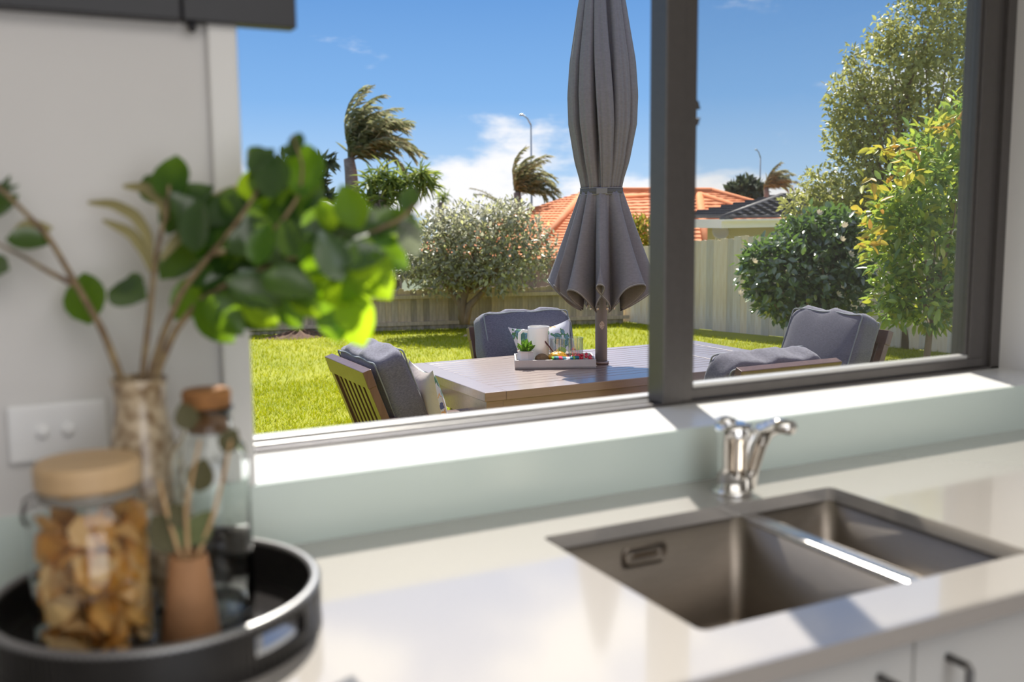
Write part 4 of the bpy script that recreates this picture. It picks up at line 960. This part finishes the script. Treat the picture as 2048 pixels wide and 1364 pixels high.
# small yellow shrub just behind the tall fence
yD = 15.8; ybp = atd(1295, 500, yD); ybp.z = GZ
ys = shr('yellow_shrub', 'yellow-leaved shrub showing above the tall fence beside the umbrella', 'shrub', ybp)
foliage(ys, pxblobs(((1290, 468, 38, 34, 0), (1318, 480, 30, 26, 0), (1270, 450, 20, 18, 0)), yD), 900, .09, PT, mat('yellow_shrub_leaf', (.35, .34, .05), .4, island=[(.16, .22, .04), (.40, .36, .05), (.5, .28, .08)], trans=.4), 57, shell=.3)

MB().tube([(0, 0, 0), (.05, 0, .5), (0, .05, 1.1)], [.05, .04, .02], 7).build('trunk', TRUNK, ys, smooth=True)
# ------------------------------------------------------------------ far trees bent by the wind, street lamps
def wind_tree(label, trunk, lst, D, n, size, m, seed, wind, cat='tree', name='wind_bent_tree', wd=.06, up=.2, trad=.12):
    b = atd(*trunk[0], D); b.z = GZ-1.5
    t = shr(name, label, cat, b)
    P = [b]+[atd(x, y, D) for x, y in trunk]
    MB().tube([p-b for p in P], [trad*1.2]+[trad*(1-.5*i/len(trunk)) for i in range(len(trunk))], 8).build('trunk', mat('palm_trunk', (.34, .27, .21), .85, col2=(.2, .15, .11), scale=10, stretch=(1, 1, 4), bump=.4, bscale=30), t, smooth=True)
    bl = pxblobs(lst, D)
    foliage(t, bl, n*2, size*.55, leaf_template(wd*.8, .35, .2, 3), m, seed, shell=.25, wind=wind, out=.2, rnd=.3, up=up)
    return t
WLF = mat('wind_leaf', (.15, .15, .075), .5, island=[(.22, .24, .11), (.33, .34, .16), (.44, .43, .24), (.50, .43, .26)], trans=.5)
def palm(label, trunk, crown, D, nf, lmin, lmax, a0, a1, bend, m, seed, name='wind_blown_palm', trad=.12, lf=.24, base_drop=1.5, nl=44):
    # feather palm in a strong wind: every frond is a bent rib with leaflets trailing downwind
    b = atd(*trunk[0], D); b.z = GZ-base_drop; t = shr(name, label, 'tree', b); rs = np.random.RandomState(seed); px = D/FPX
    P = [b]+[atd(x, y, D) for x, y in trunk]
    MB().tube([p-b for p in P], [trad*1.2]+[trad*(1-.45*i/len(trunk)) for i in range(len(trunk))], 8).build('trunk', mat('palm_trunk', (.34, .27, .21), .85, col2=(.2, .15, .11), scale=10, stretch=(1, 1, 4), bump=.4, bscale=30), t, smooth=True)
    c = np.array(atd(*crown, D)); wind = RGT*.9-UPV*.25; pos = []; dr = []; nr = []; sz = []; ribs = MB()
    for k in range(nf):
        ang = math.radians(rs.uniform(a0, a1)); dep = rs.uniform(-.7, .7); L = rs.uniform(lmin, lmax)*px; n = nl
        p = c+(RGT*rs.normal()+UPV*rs.normal())*3*px; dth = math.radians(bend*rs.uniform(.7, 1.25))/n; pts = []
        for j in range(n):
            d = RGT*math.cos(ang)+UPV*math.sin(ang)+FWD*dep; d = d/np.linalg.norm(d); p = p+d*L/n; ang -= dth*(.4+1.2*j/n); pts.append(p-np.array(b))
            if j > 4:
                for sgn in (-1, 1):
                    q = d*.75+wind*.55+FWD*sgn*.55+UPV*sgn*.25+rs.normal(size=3)*.18
                    pos.append(p.copy()); dr.append(q); nr.append(rs.normal(size=3)*.7+np.array([0, 0, 1])); sz.append(L*lf*(1.1-.6*j/n)*rs.uniform(.75, 1.2))
        ribs.tube(pts[::6]+[pts[-1]], .012*D/26, 5)
    pos = np.array(pos); R = frames(np.array(dr), np.array(nr))
    ribs.build('ribs', m, t, smooth=True)
    stuff(mesh_obj('fronds', leaves_mesh('fronds', pos-np.array(b), R, np.array(sz), leaf_template(.075, .25, .1, 3), m), t)); return t
palm('tall wind-blown palm with swept olive fronds left of the umbrella', [(706, 460), (706, 400), (702, 345), (698, 318)], (700, 318), 26, 46, 95, 165, 25, 112, 95, WLF, 61, trad=.22)
palm('smaller wind-blown palm beside the street lamp, behind the round tree', [(1035, 440), (1036, 405), (1034, 385)], (1034, 385), 27, 34, 65, 105, 20, 115, 110, WLF, 62, trad=.14)
YUC = mat('yucca_leaf', (.17, .22, .06), .45, island=[(.12, .18, .04), (.22, .29, .07), (.34, .42, .09), (.44, .46, .10)], trans=.45)
def tuft_tree(label, trunks, heads, D, n, size, m, seed, name='cabbage_tree'):
    b = atd(*trunks[0][0], D); b.z = GZ-1.5; t = shr(name, label, 'tree', b)
    for tr_ in trunks:
        P = [b]+[atd(x, y, D) for x, y in tr_]
        MB().tube([p-b for p in P], [.10]+[.09]*(len(P)-1), 7).build('trunk', mat('palm_trunk', (.3, .25, .2), .85), t, smooth=True)
    rs = np.random.RandomState(seed); pos = []; dr = []
    for x, y, k in heads:
        p = np.array(atd(x, y, D)); d = rs.normal(size=(k, 3)); d[:, 2] = d[:, 2]*.8+.1; d += RGT*.35
        pos.append(np.repeat(p[None], k, 0)+rs.normal(size=(k, 3))*.05); dr.append(d)
    pos = np.concatenate(pos); dr = np.concatenate(dr); R = frames(dr, np.tile([0, 0, 1.], (len(pos), 1))+rs.normal(size=(len(pos), 3))*.3)
    stuff(mesh_obj('fronds', leaves_mesh('fronds', pos-np.array(b), R, size*(1+.25*rs.uniform(-1, 1, len(pos))), leaf_template(.05, .4, .1, 4), m), t))
    return t
tuft_tree('cabbage trees with spiky leaf tufts right of the tall wind-blown palm', [[(775, 470), (770, 420), (760, 390)], [(805, 440), (815, 410), (835, 380)], [(760, 430), (745, 400)]], [(740, 365, 70), (762, 400, 70), (785, 365, 80), (800, 395, 60), (840, 352, 90), (815, 360, 60), (760, 350, 50), (730, 395, 50), (850, 370, 50)], 20, 0, .36, YUC, 71)
tuft_tree('small lone palm tuft low over the round tree, left of the street lamp', [[(882, 430), (881, 405)]], [(882, 396, 40), (888, 392, 30)], 30, 0, .26, YUC, 72, 'small_palm')
palm('thin curved palm frond rising left of the street lamp', [(1012, 440), (1006, 418)], (1006, 418), 28, 3, 70, 84, 128, 142, -50, WLF, 73, name='leaning_palm', trad=.05, lf=.12)
palm('wind-blown palm beyond the orange roof, right of the mullion', [(1532, 420), (1534, 395), (1532, 375)], (1530, 376), 30, 20, 46, 66, 20, 95, 80, WLF, 74, trad=.10, lf=.3)
rt = shr('round_tree', 'dark rounded tree top beyond the orange roof ridge', 'tree', tuple(Vector(at_(1492, 410, 34))))
foliage(rt, pxblobs(((1492, 378, 26, 18, 0), (1470, 384, 14, 10, 0), (1510, 384, 14, 14, 0)), 34), 900, .28, leaf_template(.2, .2, .1, 2), mat('far_leaf', (.07, .10, .05), .6, island=[(.04, .06, .03), (.08, .11, .05), (.12, .15, .07)], trans=.2), 75, shell=.2)
MB().tube([(0, 0, -2), (0, 0, .4)], .2, 7).build('trunk', TRUNK, rt)
lt_ = shr('ragged_tree', 'ragged dark tree behind the vase leaves above the grey roof', 'tree', tuple(Vector(at_(600, 440, 24))))
foliage(lt_, pxblobs(((600, 380, 40, 26, 0), (560, 390, 26, 20, 0), (625, 350, 20, 30, 0), (640, 395, 24, 12, 0), (650, 325, 14, 8, 0), (545, 360, 20, 16, 0), (580, 340, 22, 24, 0)), 24), 1500, .30, leaf_template(.12, .3, .1, 3), MAT['far_leaf'], 76, shell=.15, wind=(.4, -.2, 0))
MB().tube([(0, 0, -2), (0, 0, .8)], .12, 7).build('trunk', TRUNK, lt_)
LAMPM = mat('lamp_metal', (.45, .48, .48), .4, .6)
def lamp(label, xb, yb, xt, yt, D, arm):
    b = atd(xb, yb, D); b.z = GZ-2; t = shr('street_lamp', label, 'street lamp', b); top = atd(xt, yt, D)-b
    a = Vector(RGT)*arm
    MB().tube([(0, 0, 0), (top.x, top.y, top.z*.6), (top.x, top.y, top.z)], [.045, .035, .022], 8).build('pole', LAMPM, t, smooth=True)
    MB().tube([top, top+Vector((0, 0, .18))+a*.35, top+Vector((0, 0, .28))+a*.8], [.022, .02, .02], 7).build('arm', LAMPM, t, smooth=True)
    h = top+Vector((0, 0, .28))+a*.8
    MB().bar(h-a*.1, h+a*.35, .10, .05).build('lamp_head', LAMPM, t, bevel=.02)
lamp('tall grey street lamp left of the closed umbrella', 1064, 425, 1062, 250, 28, -.28)
lamp('distant street lamp above the dark tiled roof', 1523, 390, 1521, 315, 36, -.18)

# ------------------------------------------------------------------ neighbouring houses
TILEO = mat('terracotta_tile', (.80, .29, .12), .8, spec=.2, col2=(.70, .24, .09), scale=3, island=[(.86, .84, .84), (1, 1, 1), (1.06, 1.02, .98)])
TILED = mat('charcoal_tile', (.115, .105, .10), .6, col2=(.075, .07, .068), scale=4)
TILEG = mat('grey_tile', (.44, .44, .42), .45, col2=(.32, .33, .31), scale=4)
def roof_plane(a, b, d, c, rows, cols, lift, wave):
    """a-b the eave, d-c the top edge above it (d over b, c over a)"""
    a, b, c, d = map(Vector, (a, b, c, d)); n = (b-a).cross(((c+d)-(a+b))/2).normalized()
    if n.z < 0: n = -n
    m = MB()
    for i in range(rows):
        t0, t1 = i/rows, (i+1)/rows
        p0, p1, q0, q1 = a.lerp(c, t0), b.lerp(d, t0), a.lerp(c, t1), b.lerp(d, t1)
        k = max(2, int(cols*(p1-p0).length/((b-a).length+1e-6))*2); vs = []
        for j in range(k+1):
            s = j/k; wv = wave*(1 if j % 2 else 0); lo = p0.lerp(p1, s); hi = q0.lerp(q1, s)
            vs += [lo+n*(lift*.2), lo+n*(lift+wv), hi+n*(lift*.3+wv*.6)]
        m.add(vs, [(j*3, j*3+3, j*3+4, j*3+1) for j in range(k)]+[(j*3+1, j*3+4, j*3+5, j*3+2) for j in range(k)])
    return m
def ridge_line(pts, r): return MB().tube(pts, r, 8)
# orange house
D1 = 26
oh = shr('orange_roof_house', 'house with an orange terracotta tiled hip roof beyond the fence', 'house', (15, 19, -2.2))
ob = Vector(oh.location)
zr = 1.95; A = Vector(atz(1170, 382, zr)) if False else atd(1172, 382, D1); Bp = A+Vector((4.05, 0, 0)); 
slope = 2.9; run = 3.7; ze = A.z-1.55
eFL = Vector((A.x-run, A.y-run, ze)); eFR = Vector((Bp.x+run, A.y-run, ze)); eBR = Vector((Bp.x+run, A.y+run, ze)); eBL = Vector((A.x-run, A.y+run, ze))
L = lambda *v: [Vector(p)-ob for p in v]
for q in (L(eFL, eFR, Bp, A), L(eFR, eBR, Bp, Bp), L(eBL, eFL, A, A)):
    f = roof_plane(*q, 26, 34, .03, .012).build('roof_tiles', TILEO, oh); stuff(f)
for q in (L(A, Bp), L(A, eFL), L(Bp, eFR), L(Bp, eBR)): ridge_line(q, .10).build('ridge_cap', TILEO, oh, smooth=True)
# front wing with its own hip
W0 = atd(1398, 391, D1-3.5); W1 = Vector((W0.x+2.0, W0.y-3.2, W0.z-1.2)); W2 = Vector((W0.x-2.2, W0.y-3.2, W0.z-1.2)); W3 = W0+Vector((0, 4.0, 0)); W4 = W1+Vector((0, 7, 0)); W5 = W2+Vector((0, 7, 0))
for q in (L(W2, W1, W0, W0), L(W1, W4, W3, W0), L(W5, W2, W0, W3)):
    f = roof_plane(*q, 16, 16, .03, .012).build('roof_tiles', TILEO, oh); stuff(f)
for q in (L(W0, W1), L(W0, W2), L(W0, W3)): ridge_line(q, .09).build('ridge_cap', TILEO, oh, smooth=True)
BRK = mat('brick_wall', (.42, .30, .22), .85, var=.25, scale=6)
box((eFL.x+.5-ob.x, eFL.y+.5-ob.y, -1.5), (eFR.x-.5-ob.x, eBR.y-.5-ob.y, ze-ob.z)).build('house_wall', BRK, oh)
for x in (1.5, 3.4):
    wf = box((x-1.2, eFL.y+.44-ob.y, ze-ob.z-1.7), (x, eFL.y+.52-ob.y, ze-ob.z-.5)).build('window', mat('house_window', (.05, .06, .07), .1), oh)
# satellite dish
ds = thing('satellite_dish', 'round grey satellite dish just above the tall fence', 'dish', atd(1440, 480, 15.5)); dl = Vector(ds.location)
DM = mat('dish_grey', (.62, .60, .60), .5)
dd_ = MB().lathe([(0, .0), (.05, .002), (.09, .01), (.128, .026)], 32).build('dish_bowl', DM, ds, smooth=True, solid=.006); dd_.location = (0, 0, .12); dd_.rotation_euler = (-Vector(FWD)+Vector((0, 0, .3))).to_track_quat('Z', 'Y').to_euler()
MB().tube([(0, .03, .1), (0, .10, .02), (0, .10, -2)], .02, 7).build('mast', DM, ds)
# dark-roof house
dh = shr('dark_roof_house', 'house with a charcoal tiled hip roof and white gutter beyond the tall fence', 'house', (12, 11.6, -2.0)); hb = Vector(dh.location)
g0 = atd(1440, 440, 15); ap_ = Vector(atd(1562, 393, 16.3))
e0 = Vector((g0.x+.05, g0.y, g0.z+.02)); e1 = Vector((g0.x+7.0, g0.y, g0.z+.02)); ry = ap_.y
r0 = ap_; r1 = Vector((e1.x, ap_.y, ap_.z)); e3 = Vector((e0.x, 2*ap_.y-e0.y, e0.z))
L2 = lambda *v: [Vector(p)-hb for p in v]
for q in (L2(e0, e1, r1, r0), L2(e3, e0, r0, r0)):
    stuff(roof_plane(*q, 9, 32, .035, .03).build('roof_tiles', TILED, dh))
for q in (L2(e0, r0), L2(r0, r1)): ridge_line(q, .06).build('ridge_cap', TILED, dh, smooth=True)
GUT = mat('white_gutter', (.90, .89, .87), .4)
gt = MB(); gt.box((g0.x-.05-hb.x, g0.y-.10-hb.y, g0.z-.12-hb.z), (e1.x-hb.x, g0.y-hb.y, g0.z+.01-hb.z)); gt.box((g0.x-.05-hb.x, g0.y-.16-hb.y, g0.z-.02-hb.z), (e1.x-hb.x, g0.y-.10-hb.y, g0.z+.01-hb.z)); gt.box((g0.x-.05-hb.x, g0.y-hb.y, g0.z-.12-hb.z), (g0.x+.03-hb.x, e3.y-hb.y, g0.z+.01-hb.z))
gt.build('gutter', GUT, dh)
box((g0.x+.45-hb.x, g0.y+.35-hb.y, -1.5), (e1.x-hb.x, e3.y-.4-hb.y, g0.z-.02-hb.z)).build('house_wall', mat('cream_wall', (.58, .51, .33), .8, var=.06, scale=4), dh)
# grey-roof house at left
gh = shr('grey_roof_house', 'house with a pale grey tiled roof behind the vase leaves at left', 'house', (4.5, 17.5, -2.4)); kb = Vector(gh.location)
ra = atd(300, 411, 20); rb = Vector((ra.x+4.9, ra.y, ra.z)); rb = atd(655, 411, 19); ra = Vector((rb.x-4.0, rb.y, rb.z))
eb = atd(838, 545, 15.8); zz = eb.z; ea = Vector((ra.x-2, eb.y, zz)); ec = Vector((eb.x, rb.y+3, zz))
L3_ = lambda *v: [Vector(p)-kb for p in v]
for q in (L3_(ea, eb, rb, ra), L3_(eb, ec, rb, rb)):
    stuff(roof_plane(*q, 22, 40, .035, .02).build('roof_tiles', TILEG, gh))
for q in (L3_(ra, rb), L3_(rb, eb)): ridge_line(q, .07).build('ridge_cap', TILEG, gh, smooth=True)
box((ea.x-kb.x, eb.y-.1-kb.y, zz-.10-kb.z), (eb.x-kb.x, eb.y-kb.y, zz+.02-kb.z)).build('gutter', mat('dark_gutter', (.06, .06, .065), .4), gh)
box((ea.x+.3-kb.x, eb.y+.4-kb.y, -1.3), (eb.x-.35-kb.x, ec.y-.4-kb.y, zz-.02-kb.z)).build('house_wall', mat('tan_brick', (.42, .25, .13), .85, var=.2, scale=8), gh)
wx = Vector(atd(795, 565, 16)).x-kb.x
fw = box((wx-.45, eb.y+.36-kb.y, zz-.75-kb.z), (wx+.05, eb.y+.42-kb.y, zz-.12-kb.z)).build('window', mat('house_window', (.05, .06, .07), .1), gh)
